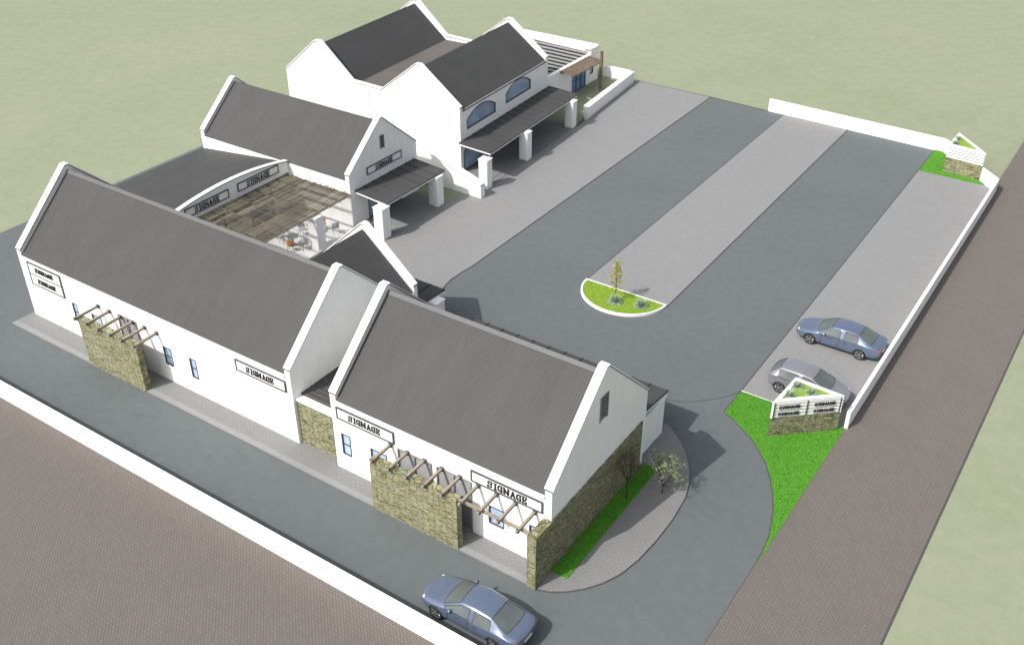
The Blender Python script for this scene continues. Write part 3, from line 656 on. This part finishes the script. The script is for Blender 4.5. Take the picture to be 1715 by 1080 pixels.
# ---------------------------------------------------------------- stone screen walls and street pergolas
def thing1(mb, name, mat, label, cat, group=None, bevel=0):
    return tag(mb.build(name, mat, bevel=bevel), label, cat, group)
thing1(MB().box(-25.1, -20.2, 25.75, 26.12, -.1, 2.92), 'stone_wall', 'stone', 'free standing stone screen wall in front of the corner shop louvres', 'wall')
thing1(MB().box(-45.98, -41.18, 25.75, 26.12, -.1, 2.95), 'stone_wall', 'stone', 'free standing stone screen wall in front of the long street shop', 'wall')
s = MB(); s.box(-16.52, -16.08, 25.7, 26.985, -.1, 2.92); s.box(-16.145, -16.08, 26.985, 35.1, -.1, 2.92)
thing1(s, 'stone_wall', 'stone', 'long stone wall running from the street pier along the corner shop gable', 'wall')
def street_pergola(xs, rail, yw, label):
    root = empty('pergola', (sum(xs) / len(xs), 26.4, 0), 0, label, 'pergola', 'street pergolas')
    for x in xs:
        g = MB(); g.bar((x, yw - .01, 3.04), (x, 25.52, 3.0), .11, .13); g.build('rafter', 'wood', root)
        h = MB(); h.bar((x, yw - .12, 3.03), (x, yw - .02, 3.03), .17, .2); h.build('bracket', 'frame', root)
        h = MB(); h.bar((x, 25.60, 3.0), (x, 25.67, 3.0), .15, .17); h.build('end_plate', 'frame', root)
    if rail:
        g = MB(); g.bar((rail[0], 25.9, 2.87), (rail[1], 25.9, 2.87), .1, .12); g.build('rail', 'wood', root)
street_pergola([-24.82 + i * .985 for i in range(9)], (-20.18, -16.53), 27.0, 'row of timber rafters over the corner shop entrance, resting on its stone screen wall')
street_pergola([-46.0 + i * .975 for i in range(6)], None, BX, 'six timber rafters over the stone screen wall of the long street shop')

# ---------------------------------------------------------------- boundary walls
def bwall(poly, h, label, sideh=None, group='low white boundary walls'):
    root = empty('boundary_wall', (sum(p[0] for p in poly) / len(poly), sum(p[1] for p in poly) / len(poly), 0), 0, label, 'wall', group)
    MB().prism(poly, -.3, h - .06).build('wall', 'white', root)
    cxm = sum(p[0] for p in poly) / len(poly)
    cp = MB().prism(poly, h - .059, h).build('coping', 'coping', root)
    return root
bwall([(-140, 21.05), (-8.9, 21.05), (-8.9, 21.29), (-140, 21.29)], 1.0, 'long low white wall between the street and the brown paving')
bwall([(-8.79, 43.78), (-8.60, 43.78), (-8.60, 77.35), (-8.79, 77.35)], 1.0, 'low white wall along the right parking bays beside the brown paving')
bwall([(-28.9, 83.30), (-13.86, 82.72), (-13.8, 82.95), (-28.9, 83.55)], 1.0, 'low white wall closing the far end of the car park')
bwall([(-13.84, 82.70), (-8.79, 77.37), (-8.60, 77.37), (-13.78, 82.93)], 1.0, 'short slanting low white wall behind the far triangular sign planter')
bwall([(-41.65, 73.05), (-41.1, 73.0), (-42.1, 83.05), (-42.55, 83.04)], .97, 'low white wall along the far left parking bays, near the slatted porch')
bwall([(-45.38, 82.95), (-42.56, 83.05), (-42.56, 83.3), (-45.38, 83.3)], .95, 'short low white wall closing the small yard beyond the porch')
root = empty('boundary_wall', (-42, 55.5, 0), 0, 'sloping white wall stepping down between the middle gabled shop and the tall hall', 'wall')
m = MB(); m.panel([(-46.5, -.1), (-39.78, -.1), (-39.78, .95), (-46.5, 3.1)], [], (0, 55.1, 0), (1, 0, 0), (0, 0, 1), .5); m.build('wall', 'white', root)
coping(root, [[(-46.5, 3.1), (-39.78, .95)]], 55.1, 55.6, 'y', th=.06)

# ---------------------------------------------------------------- courtyard
slab('courtyard_floor', [(-50.22, 35.6), (-44.0, 35.6), (-44.0, 46.39), (-50.22, 46.39)], -.2, -.005, 'deck')
CP = empty('courtyard_pergola', (-47.2, 41.3, 0), 0, 'large closely slatted timber pergola over the courtyard beside the curved parapet', 'pergola')
g = MB(); yv = []
nl = 38
for i in range(nl):
    x = -50.14 + i * (5.82 / (nl - 1)); z = 2.72 + rnd.uniform(-.004, .004); g.bar((x, 35.9, z), (x + rnd.uniform(-.02, .02), 46.15 + rnd.uniform(-.14, .14), z + rnd.uniform(-.01, .01)), .052, .045)
g.build('laths', 'poles', CP)
for i in range(11):
    y = 36.1 + i * 1.0
    b = MB(); b.bar((-50.2, y, 2.6), (-44.22, y, 2.6), .09, .16); b.build('beam', 'wood', CP)
b = MB(); b.bar((-44.5, 36.0, 2.47), (-44.5, 46.35, 2.47), .1, .09); b.build('edge_rail', 'wood', CP)
pl = MB(); pl.box(-44.9, -44.1, 42.5, 43.25, -.05, 2.40); tag(pl.build('courtyard_pillar', 'white', bevel=.02), 'square white pillar under the open edge of the courtyard pergola', 'pillar')
def make_chair(mat):
    root = empty('cafe_chair', (0, 0, 0)); s = LB()
    n = 14; top = [(.23 * math.cos(2 * math.pi * i / n), .22 * math.sin(2 * math.pi * i / n)) for i in range(n)]
    s.prism(top, .44, .475); s.build('seat', mat, root)
    b = LB(); pr = []
    for i in range(9):
        a = R(200 + i * 17.5); pr.append((.27 * math.cos(a), .27 * math.sin(a)))
    q = [(x * .93, y * .93) for x, y in pr][::-1]; b.prism(pr + q, .55, .88); b.build('backrest', mat, root)
    for sx in (-1, 1):
        for sy in (-1, 1):
            l = LB(); l.tube([(sx * .17, sy * .16, .44), (sx * .23, sy * .23, 0)], [.016, .014], 6); l.build('leg', 'frame', root)
            if sy < 0: l = LB(); l.tube([(sx * .19, -.16, .46), (sx * .2, -.2, .56)], [.013, .013], 6); l.build('back_post', 'frame', root)
    return root
def make_table():
    root = empty('cafe_table', (0, 0, 0)); t = LB(); n = 24
    t.prism([(.4 * math.cos(2 * math.pi * i / n), .4 * math.sin(2 * math.pi * i / n)) for i in range(n)], .71, .74); t.build('table_top', 'steel', root)
    s = LB(); s.tube([(0, 0, .71), (0, 0, .06)], [.035, .035], 8); s.build('stem', 'frame', root)
    f = LB()
    for i in range(4): a = i * math.pi / 2 + .4; f.bar((0, 0, .05), (.3 * math.cos(a), .3 * math.sin(a), .02), .05, .03)
    f.build('foot', 'frame', root); return root
co, cg, tb = make_chair('orange'), make_chair('cloth'), make_table()
def place(proto, first, x, y, a, label, cat, group):
    o = proto if first else copy_tree(proto)
    o.location = (x, y, 0); o.rotation_euler = (0, 0, R(a)); return tag(o, label, cat, group)
gch = 'cafe chairs in the courtyard'; gt = 'cafe tables in the courtyard'
place(tb, 1, -46.1, 42.15, 0, 'small round cafe table nearest the long street shop, clear of the pergola', 'table', gt)
place(tb, 0, -46.15, 44.1, 0, 'small round cafe table left of the white courtyard pillar', 'table', gt)
place(tb, 0, -48.6, 41.3, 0, 'small round cafe table seen through the pergola laths', 'table', gt)
place(co, 1, -45.65, 41.5, 30, 'orange chair nearest the street shop roof in the courtyard', 'chair', gch)
place(co, 0, -46.0, 44.9, 170, 'orange chair beside the white courtyard pillar', 'chair', gch)
place(co, 0, -48.95, 41.9, 120, 'orange chair seen through the pergola laths', 'chair', gch)
place(cg, 1, -45.1, 42.2, 70, 'grey chair right of the nearest courtyard table', 'chair', gch)
place(cg, 0, -46.9, 42.1, 265, 'grey chair left of the nearest courtyard table', 'chair', gch)
place(cg, 0, -46.6, 43.5, 200, 'grey chair in front of the middle courtyard table', 'chair', gch)
place(cg, 0, -44.95, 45.1, 60, 'grey chair behind the courtyard pillar, by the white shop wall', 'chair', gch)

# ---------------------------------------------------------------- triangular sign planters
def tri_planter(pts, h, hs, label, text, name='sign_planter'):
    c = (sum(p[0] for p in pts) / 3, sum(p[1] for p in pts) / 3)
    root = empty(name, (c[0], c[1], 0), 0, label, 'sign', 'triangular sign planters')
    def inset(d):
        out = []
        for i in range(3):
            p, a, b = Vector(pts[i]), Vector(pts[i - 1]), Vector(pts[(i + 1) % 3])
            u, v = (a - p).normalized(), (b - p).normalized(); bi = (u + v).normalized(); s = math.sqrt((1 - u.dot(v)) / 2); out.append(tuple(p + bi * (d / max(s, .2))))
        return out
    MB().prism(inset(.0), -.1, hs).build('stone_base', 'stone', root)
    # planks
    for i in range(3):
        a, b = Vector((*pts[i], 0)), Vector((*pts[(i + 1) % 3], 0)); d = (b - a).normalized(); n = Vector((d.y, -d.x, 0))
        if n.dot(Vector((*c, 0)) - a) > 0: n = -n
        k = 5; m = MB(); ph = (h - hs) / k
        for j in range(k): m.bar(a - n * .04 + Vector((0, 0, hs + (j + .5) * ph)), b - n * .04 + Vector((0, 0, hs + (j + .5) * ph)), ph - .075, .07, up=n)
        m.build('cladding_boards', 'board', root)
    ins = inset(.14); o, q = pts, inset(.2)
    MB().prism(ins, hs + .002, h - .12).build('liner', 'frame', root)
    rim = MB()
    for i in range(3):
        j = (i + 1) % 3; rim.prism([o[i], o[j], q[j], q[i]], h + .002, h + .06)
    rim.build('rim', 'coping', root)
    MB().prism(inset(.21), h - .119, h - .02).build('soil_bed', 'lawn2', root)
    if text:
        a, b = Vector((*pts[0], 0)), Vector((*pts[1], 0)); d = (b - a).normalized(); n = Vector((d.y, -d.x, 0)); L = (b - a).length; fo = n * .01
        for u in (.12, L / 2 - .02, L - .12):
            f = MB(); f.bar(a + d * u + fo + Vector((0, 0, hs + .06)), a + d * u + fo + Vector((0, 0, h - .05)), .05, .06, up=n); f.build('sign_batten', 'frame', root)
        for k in range(2):
            for j in range(2):
                word(root, a + d * (.35 + k * (L / 2)) + fo + n * .03 + Vector((0, 0, hs + .17 + j * .42)), d, (0, 0, 1), L / 2 - .75)
    return root
tri_planter([(-11.79, 40.92), (-9.02, 43.42), (-11.62, 43.55)], 2.12, 1.12, 'triangular stone and white board sign planter with SIGNAGE lettering at the car park entrance', True)
tri_planter([(-12.88, 78.95), (-10.12, 78.7), (-12.82, 81.75)], 2.12, 1.12, 'triangular stone and white board planter without lettering in the far corner of the car park', False)

# ---------------------------------------------------------------- plants
def tuft(x, y, z, r, n, label, group='grass tufts', seed=1, mat='tuft'):
    g = random.Random(seed); m = MB()
    for _ in range(n):
        a = g.uniform(0, 6.283); e = g.uniform(.15, 1.45); L = r * g.uniform(.7, 1.15); pts = []
        for k in range(4):
            s = k / 3; rr_ = L * s * math.cos(e) * 1.0; zz = L * s * math.sin(e) - .35 * L * s * s * math.cos(e)
            pts.append(Vector((x + .04 * math.cos(a) + rr_ * math.cos(a), y + .04 * math.sin(a) + rr_ * math.sin(a), z + max(zz, .01))))
        sd = Vector((-math.sin(a), math.cos(a), 0)); vs = []
        for k, wv in enumerate((.014, .013, .009, .001)): vs += [pts[k] + sd * wv, pts[k] - sd * wv]
        m.add(vs, [(0, 1, 3, 2), (2, 3, 5, 4), (4, 5, 7, 6)])
    o = m.build('grass_tuft', mat, recalc=False); return tag(o, label, 'plant', group)
tuft(-24.5, 47.85, .05, .6, 420, 'silvery grass tuft at the foot of the yellow sapling', seed=2)
tuft(-22.95, 48.3, .05, .56, 420, 'silvery grass tuft right of the yellow sapling on the island', seed=3)
for i, (x, y, l) in enumerate(((-11.35, 41.95, 'grass tuft in the near corner of the lettered sign planter'), (-11.3, 42.9, 'grass tuft in the rear corner of the lettered sign planter'), (-10.5, 42.75, 'grass tuft towards the right of the lettered sign planter'))):
    tuft(x, y, 2.1, .42, 240, l, seed=5 + i)
for i, (x, y, l) in enumerate(((-12.55, 79.45, 'grass tuft at the front of the far planter without lettering'), (-12.6, 80.4, 'grass tuft at the back of the far planter without lettering'))):
    tuft(x, y, 2.1, .42, 200, l, seed=15 + i)
def leaf(m, p, s, g):
    a, b = g.uniform(0, 6.283), g.uniform(-.9, .9)
    d = Vector((math.cos(a) * math.cos(b), math.sin(a) * math.cos(b), math.sin(b))); q = d.orthogonal().normalized(); q.rotate(Matrix.Rotation(g.uniform(0, 6.28), 3, d))
    m.add([p - d * s, p + q * s * .45, p + d * s, p - q * s * .45], [(0, 1, 2, 3)])
def grow(m, tips, p, d, L, r, lvl, g, spread, up, kids=(2, 3), shrink=.72, flat=0):
    pts = [p]; n = 3; dd = d.copy()
    for k in range(n):
        dd = (dd + Vector((g.uniform(-1, 1), g.uniform(-1, 1), g.uniform(-.6, .8))) * .14 + Vector((0, 0, up * .1))).normalized()
        if flat and lvl <= 2: dd.z *= (1 - flat); dd.normalize()
        pts.append(pts[-1] + dd * L / n)
    m.tube(pts, [r * (1 - .14 * k) for k in range(n + 1)], 6 if r > .02 else 4)
    if lvl <= 1: tips.append((pts[-1], r)); tips.append((pts[2], r))
    if lvl == 0: return
    for k in range(g.randint(*kids)):
        a = g.uniform(0, 6.283); ax = dd.orthogonal().normalized(); ax.rotate(Matrix.Rotation(a, 3, dd)); nd = dd.copy(); nd.rotate(Matrix.Rotation(g.uniform(spread * .5, spread), 3, ax))
        grow(m, tips, pts[-1] if k < 2 else pts[2], nd, L * shrink * g.uniform(.8, 1.1), r * .62, lvl - 1, g, spread, up, kids, shrink, flat)
def tree(name, loc, label, bark, leaves, build, nleaf, lsize, ljit):
    root = empty(name, loc, 0, label, 'tree'); g = random.Random(hash(label) % 1000 if False else len(label) * 7)
    m = LB(); tips = []; build(m, tips, g); m.build('trunk', bark, root, smooth=True, recalc=False)
    if nleaf:
        c = LB()
        for p, r in tips:
            for _ in range(nleaf): leaf(c, p + Vector((g.gauss(0, ljit), g.gauss(0, ljit), g.gauss(0, ljit * .7))), lsize * g.uniform(.6, 1.2), g)
        c.build('crown', leaves, root, recalc=False)
    return root
def b_sap(m, tips, g):
    m.tube([(0, 0, 0), (.02, 0, .8), (0, .02, 1.7), (.03, 0, 2.8)], [.035, .028, .02, .008], 7)
    for i in range(34):
        z = .75 + 1.95 * i / 34; a = i * 2.4 + g.uniform(-.3, .3); L = .52 - .30 * max(0, z - 1.25) - .25 * max(0, 1.1 - z)
        d = Vector((math.cos(a), math.sin(a), .75)).normalized(); b = Vector((.01, .01, z)); e = b + d * max(L, .08)
        m.tube([b, (b + e) / 2 + Vector((0, 0, -.02)), e], [.009, .007, .003], 4); tips.append((e, 0)); tips.append(((b + e) / 2, 0))
tree('sapling', (-24.62, 48.05, .05), 'slender yellow leaved sapling on the kerbed parking island', 'bark', 'leafy', b_sap, 9, .06, .075)
def b_bare(m, tips, g):
    m.tube([(0, 0, 0), (.01, 0, .45), (0, .02, .95)], [.04, .034, .03], 7)
    for i in range(9):
        a = i * 2.4; grow(m, tips, Vector((0, .01, .8 + .045 * i)), Vector((math.cos(a) * .42, math.sin(a) * .42, 1)).normalized(), .62, .017, 4, g, .5, .6, (2, 3), .74)
tree('bare_tree', (-15.55, 32.8, .02), 'dark leafless young tree against the stone wall', 'darkbark', 'leafd', b_bare, 1, .022, .05)
def b_aca(m, tips, g):
    m.tube([(0, 0, 0), (.03, 0, .2), (0, .02, .42)], [.05, .045, .04], 7)
    fork = Vector((0, .02, .4)); hubs = []
    for x, y, z in ((-.28, .1, 1.25), (.05, -.25, 1.2), (.3, .25, 1.3), (.42, -.1, .95)):
        h = Vector((x, y, z)); m.tube([fork, fork.lerp(h, .5) + Vector((x * .25, y * .25, -.08)), h], [.032, .026, .02], 6); hubs.append(h)
    for i in range(46):
        a = g.uniform(0, 6.283); r = math.sqrt(g.uniform(.02, 1)) * .92; tier = g.random()
        if tier < .5: x, y, z = r * .8 * math.cos(a) - .05, r * .8 * math.sin(a), g.uniform(1.95, 2.2) - .12 * r
        elif tier < .8: x, y, z = .25 + r * .85 * math.cos(a), r * .8 * math.sin(a), g.uniform(1.4, 1.6)
        else: x, y, z = .3 + r * .85 * math.cos(a), r * .8 * math.sin(a), g.uniform(.95, 1.15)
        e = Vector((x, y, z)); h = min(hubs, key=lambda q: (q - e).length + (0 if q.z < z else 2)); mid = h.lerp(e, .55) + Vector((g.uniform(-.06, .06), g.uniform(-.06, .06), .07))
        m.tube([h, mid, e], [.014, .010, .004], 4)
        for _ in range(5):
            q = e + Vector((g.gauss(0, .11), g.gauss(0, .11), g.gauss(0, .02))); m.tube([e.lerp(mid, .3), q], [.005, .002], 3); tips.append((q, 0))
tree('acacia_tree', (-14.35, 34.15, 0), 'flat topped pale green tree with forked stems on the corner walkway', 'bark', 'leafg', b_aca, 7, .036, .06)

# ---------------------------------------------------------------- cars
def car_mesh(stn, length, wheels, wr):
    """stn rows: x, half width, z floor, z belt, z hood/roof centre, half width of upper rail, cat side, cat top"""
    prof = []
    for (x, wd, zf, zb, zt, wu, cab) in stn:
        if cab: pts = [(0, zf), (wd * .84, zf), (wd * .985, zf + .13), (wd, (zf + zb) / 2 + .06), (wd * .965, zb), (wu, zt - .10), (wu - .075, zt - .045), (wu * .5, zt - .005), (0, zt)]
        else: pts = [(0, zf), (wd * .84, zf), (wd * .985, zf + .13), (wd, (zf + zb) / 2 + .06), (wd * .965, zb), (wu, zt - .025), (wu - .075, zt - .012), (wu * .5, zt - .003), (0, zt)]
        prof.append((x, pts))
    bow = {}
    for i, s_ in enumerate(stn):
        nx = stn[i + 1][6] if i + 1 < len(stn) else 0; pv = stn[i - 1][6] if i else 0
        bow[i] = -.20 if nx == 'w' and not s_[6] else -.10 if s_[6] == 'w' else .06 if s_[6] == 'r' else .12 if pv == 'r' else 0
    bow[0] = -.10; bow[1] = -.06; bow[len(stn) - 1] = .06
    bm = bmesh.new(); rings = []
    for x, pts in prof:
        bw = bow.get(len(rings), 0); wt = [0, 0, 0, 0, 0, 0, .35, .85, 1]
        pp = [(x + bw * wt[k_], y, z) for k_, (y, z) in enumerate(pts)]
        ring = [bm.verts.new(q_) for q_ in pp] + [bm.verts.new((a_, -b_, c_)) for a_, b_, c_ in pp[-2:0:-1]]
        rings.append(ring)
    n = len(rings[0]); cats = {}
    for i in range(len(rings) - 1):
        for j in range(n):
            f = bm.faces.new((rings[i][j], rings[i + 1][j], rings[i + 1][(j + 1) % n], rings[i][(j + 1) % n]))
            jj = j if j < 8 else n - 1 - j
            f.material_index = stn_cat(stn, i, jj)
    a = bm.faces.new(rings[0]); b = bm.faces.new(rings[-1][::-1]); a.material_index = b.material_index = 0
    cr = bm.edges.layers.float.new('crease_edge')
    for i in (0, len(rings) - 1):
        for j in range(n): 
            e = bm.edges.get((rings[i][j], rings[i][(j + 1) % n])); e[cr] = .35
    for i in range(len(rings) - 1):
        for j in (4, n - 4):
            e = bm.edges.get((rings[i][j], rings[i + 1][j])); e[cr] = .5
        for j in (5, 6, n - 5, n - 6):
            e = bm.edges.get((rings[i][j], rings[i + 1][j])); e[cr] = .55
    for i, s_ in enumerate(stn):
        nx = stn[i + 1][6] if i + 1 < len(stn) else 0; pv = stn[i - 1][6] if i else 0
        if s_[6] in ('w', 'r') or (not s_[6] and (nx == 'w' or pv == 'r')):
            for j in list(range(5, 8)) + list(range(n - 8, n - 5)):
                e = bm.edges.get((rings[i][j], rings[i][j + 1])); e[cr] = .75
    bmesh.ops.recalc_face_normals(bm, faces=bm.faces)
    me = bpy.data.meshes.new('tmp'); bm.to_mesh(me); bm.free()
    for k in range(5): me.materials.append(None)
    o = bpy.data.objects.new('tmp', me); C.objects.link(o)
    sb = o.modifiers.new('s', 'SUBSURF'); sb.levels = 3; sb.render_levels = 3
    cut = LB()
    for wx in wheels:
        for sy in (-1, 1):
            k = 28; rr2 = wr + .05
            vs = [(wx + rr2 * math.cos(2 * math.pi * q / k), sy * y, wr + rr2 * math.sin(2 * math.pi * q / k)) for y in (.62, 1.2) for q in range(k)]
            cut.add(vs, [tuple(range(k)), tuple(range(2 * k - 1, k - 1, -1))] + [(q, (q + 1) % k, (q + 1) % k + k, q + k) for q in range(k)])
    co_ = cut.build('tmpcut', 'trim'); co_.data.materials.clear()
    for k in range(5): co_.data.materials.append(None)
    for p in co_.data.polygons: p.material_index = 4
    bo = o.modifiers.new('b', 'BOOLEAN'); bo.object = co_; bo.operation = 'DIFFERENCE'; bo.solver = 'EXACT'
    dg = bpy.context.evaluated_depsgraph_get(); dg.update()
    ev = bpy.data.meshes.new_from_object(o.evaluated_get(dg))
    bpy.data.objects.remove(o); bpy.data.objects.remove(co_)
    return ev
def stn_cat(stn, i, jj):
    c0, c1 = stn[i][6], stn[i + 1][6]
    if jj == 4 and c0 and c1 and (c0, c1) not in (('p', 'p'),): return 1      # side glass
    if jj in (6, 7) and (c0, c1) in ((0, 'w'), ('w', 'w0')): return 2         # windscreen
    if jj in (6, 7) and (c0, c1) in (('r', 0), ('r', 'r0')): return 3         # rear window
    if jj == 4 and ((not c0 and c1 == 'w') or (c0 == 'r' and not c1)): return 1 if c1 == 'w' else 0
    return 0
def split(me, idx):
    bm = bmesh.new(); bm.from_mesh(me)
    bmesh.ops.delete(bm, geom=[f for f in bm.faces if f.material_index != idx], context='FACES')
    vs = [tuple(v.co) for v in bm.verts]; bm.verts.index_update(); fs = [tuple(v.index for v in f.verts) for f in bm.faces]; bm.free(); return vs, fs
def islands(vs, fs):
    par = list(range(len(vs)))
    def fi(a):
        while par[a] != a: par[a] = par[par[a]]; a = par[a]
        return a
    for f in fs:
        for v in f[1:]: par[fi(v)] = fi(f[0])
    gr = {}
    for f in fs: gr.setdefault(fi(f[0]), []).append(f)
    out = []
    for g in gr.values():
        ids = sorted({v for f in g for v in f}); mp = {v: i for i, v in enumerate(ids)}
        out.append(([vs[v] for v in ids], [tuple(mp[v] for v in f) for f in g]))
    return out
def make_car(stn, wheels, paintm, wr, label, loc, rz, tail, head, mirror_x, tw, belt_line, group=None):
    root = empty('parked_car', loc, rz, label, 'car', group)
    me = car_mesh(stn, 0, wheels, wr)
    for idx, nm, mt in ((0, 'body', paintm), (1, 'side_window', 'carglass'), (2, 'windscreen', 'carglass'), (3, 'rear_window', 'carglass'), (4, 'wheel_arch', 'trim')):
        vs, fs = split(me, idx)
        if not fs: continue
        for vs, fs in (islands(vs, fs) if idx in (1, 4) else [(vs, fs)]):
            m = LB(); m.add(vs, fs); o = m.build(nm, mt, root, smooth=(idx != 4), recalc=False)
            if idx in (1, 2, 3):
                cnt = {}
                for f in fs:
                    for a, b in zip(f, f[1:] + f[:1]): cnt[frozenset((a, b))] = cnt.get(frozenset((a, b)), 0) + 1
                nb = {}
                for e, c_ in cnt.items():
                    if c_ == 1:
                        a, b = tuple(e); nb.setdefault(a, []).append(b); nb.setdefault(b, []).append(a)
                st = next(iter(nb)); lp = [st]; pr = None
                while True:
                    q_ = [k for k in nb[lp[-1]] if k != pr]
                    if not q_ or q_[0] == st or len(lp) > 2000: break
                    pr = lp[-1]; lp.append(q_[0])
                t = LB(); pts = [vs[k] for k in lp] + [vs[lp[0]]]; t.tube(pts, [.014] * len(pts), 4); t.build('window_seal', 'trim', o, recalc=False)
    W = max(s[1] for s in stn)
    for wx in wheels:
        for sy in (-1, 1):
            t = LB(); k = 28; prof = [(wr - .09, -.1), (wr - .02, -.1), (wr, -.07), (wr, .07), (wr - .02, .1), (wr - .09, .1)]
            vs = []
            for rr_, yy in prof: vs += [(wx + rr_ * math.cos(2 * math.pi * q / k), sy * (W - .11) + yy, wr + rr_ * math.sin(2 * math.pi * q / k)) for q in range(k)]
            fs = [(a * k + q, a * k + (q + 1) % k, ((a + 1) % 6) * k + (q + 1) % k, ((a + 1) % 6) * k + q) for a in range(6) for q in range(k)]
            t.add(vs, fs); wh = t.build('wheel', 'tyre', root, smooth=False)
            r_ = LB(); yo = sy * (W - .045); R0 = wr - .095
            for q in range(5):
                a = 2 * math.pi * q / 5; r_.bar((wx, yo, wr), (wx + R0 * math.cos(a), yo, wr + R0 * math.sin(a)), .035, .07, up=(0, 1, 0))
            ri = [(wx + R0 * math.cos(2 * math.pi * q / k), yo, wr + R0 * math.sin(2 * math.pi * q / k)) for q in range(k)]; ro = [(wx + (R0 + .02) * math.cos(2 * math.pi * q / k), yo - sy * .02, wr + (R0 + .02) * math.sin(2 * math.pi * q / k)) for q in range(k)]
            ri2 = [(wx + (R0 - .04) * math.cos(2 * math.pi * q / k), yo, wr + (R0 - .04) * math.sin(2 * math.pi * q / k)) for q in range(k)]
            r_.add(ri + ro + ri2, [(q, (q + 1) % k, (q + 1) % k + k, q + k) for q in range(k)] + [(q, (q + 1) % k, (q + 1) % k + 2 * k, q + 2 * k) for q in range(k)])
            r_.build('rim', 'rim', wh)
            h = LB(); yb = sy * (W - .13); h.add([(wx + (wr - .08) * math.cos(2 * math.pi * q / k), yb, wr + (wr - .08) * math.sin(2 * math.pi * q / k)) for q in range(k)], [tuple(range(k))]); h.build('brake_disc', 'trim', wh, recalc=False)
    for sy in (-1, 1):
        for nm, (x, y, z, sx, syy, sz), mt in (('headlight', head, 'lamp'), ('taillight', tail, 'red')):
            l = LB(); n_, k_ = 8, 12; vs = []
            for a in range(1, n_):
                for b in range(k_):
                    th, ph = math.pi * a / n_, 2 * math.pi * b / k_; vs.append((x + sx * math.sin(th) * math.cos(ph), sy * y + syy * math.sin(th) * math.sin(ph), z + sz * math.cos(th)))
            fs = [(a * k_ + b, a * k_ + (b + 1) % k_, (a + 1) * k_ + (b + 1) % k_, (a + 1) * k_ + b) for a in range(n_ - 2) for b in range(k_)] + [tuple(range(k_)), tuple(range((n_ - 2) * k_, (n_ - 1) * k_))]
            l.add(vs, fs); l.build(nm, mt, root, smooth=True)
        mm = LB(); mm.box(mirror_x - .06, mirror_x + .06, sy * (tw + .10) - .09, sy * (tw + .10) + .09, belt_line - .02, belt_line + .12); mm.build('mirror', paintm, root, bevel=.03)
        for dx in (1.02, 1.95):
            hd = LB(); hd.bar((wheels[0] + dx, sy * (W - .014), belt_line - .16), (wheels[0] + dx + .17, sy * (W - .014), belt_line - .16), .025, .03); hd.build('door_handle', 'trim', root)
        for dx in (.62, 1.62):
            dl = LB(); dl.bar((wheels[0] + dx, sy * (W - .006), .34), (wheels[0] + dx + .03, sy * (W - .02), belt_line - .03), .018, .02, up=(0, 1, 0)); dl.build('door_gap', 'trim', root)
    b = LB(); b.box(stn[0][0] - .012, stn[0][0] + .1, -.38, .38, .30, .50); b.build('grille', 'trim', root, bevel=.02)
    for xx, nm in ((stn[0][0] - .02, 0), (stn[-1][0] + .0, 1)):
        b = LB(); b.box(xx, xx + .03, -.26, .26, .52 if nm else .40, .62 if nm else .50); b.build('number_plate', 'board', root)
    return root
# sedan: x 0 (nose) .. 4.9 (tail)
SED = [(0.0, .60, .30, .56, .64, .46, 0), (.10, .78, .22, .64, .72, .62, 0), (.45, .90, .19, .70, .80, .72, 0), (1.0, .93, .19, .80, .90, .76, 0), (1.34, .94, .19, .88, .98, .82, 0),
       (2.12, .945, .19, .92, 1.43, .67, 'w'), (2.28, .945, .19, .92, 1.47, .67, 'a'), (2.62, .945, .19, .93, 1.50, .67, 'p'), (2.72, .945, .19, .93, 1.50, .67, 'p'), (3.30, .945, .19, .94, 1.46, .66, 'a'), (3.52, .945, .19, .95, 1.41, .65, 'r'),
       (4.28, .93, .20, .95, 1.03, .76, 0), (4.62, .90, .24, .92, 1.00, .72, 0), (4.82, .82, .32, .86, .96, .68, 0), (4.90, .66, .40, .78, .88, .54, 0)]
HAT = [(0.0, .60, .30, .56, .66, .46, 0), (.10, .76, .22, .64, .74, .60, 0), (.4, .87, .19, .72, .83, .70, 0), (.8, .90, .19, .80, .92, .73, 0), (1.02, .905, .19, .88, 1.0, .79, 0),
       (1.85, .91, .19, .93, 1.44, .66, 'w'), (2.05, .91, .19, .93, 1.49, .66, 'a'), (2.35, .91, .19, .94, 1.52, .66, 'p'), (2.45, .91, .19, .94, 1.52, .66, 'p'), (3.2, .91, .19, .98, 1.50, .63, 'a'), (3.58, .91, .19, 1.02, 1.45, .61, 'r'),
       (3.98, .87, .24, 1.0, 1.08, .70, 0), (4.10, .82, .30, .92, .98, .64, 0), (4.18, .68, .40, .80, .88, .54, 0)]
make_car(SED, (.93, 3.83), 'bluecar', .33, 'blue sedan parked in the right bays, its nose to the lane', (-13.98, 51.15, -.05), 0, (4.80, .64, .80, .08, .20, .07), (.20, .62, .66, .10, .14, .05), 1.72, .86, .93, 'blue sedans')
make_car(SED, (.93, 3.83), 'bluecar', .33, 'blue sedan driving on the street at the bottom edge of the photo', (-19.62, 23.05, -.07), 0, (4.80, .64, .80, .08, .20, .07), (.20, .62, .66, .10, .14, .05), 1.72, .86, .93, 'blue sedans')
make_car(HAT, (.80, 3.42), 'silvercar', .33, 'silver hatchback parked behind the lettered sign planter', (-9.32, 45.65, -.05), math.pi, (4.02, .62, .88, .10, .09, .15), (.18, .60, .68, .10, .13, .05), 1.42, .84, .95)
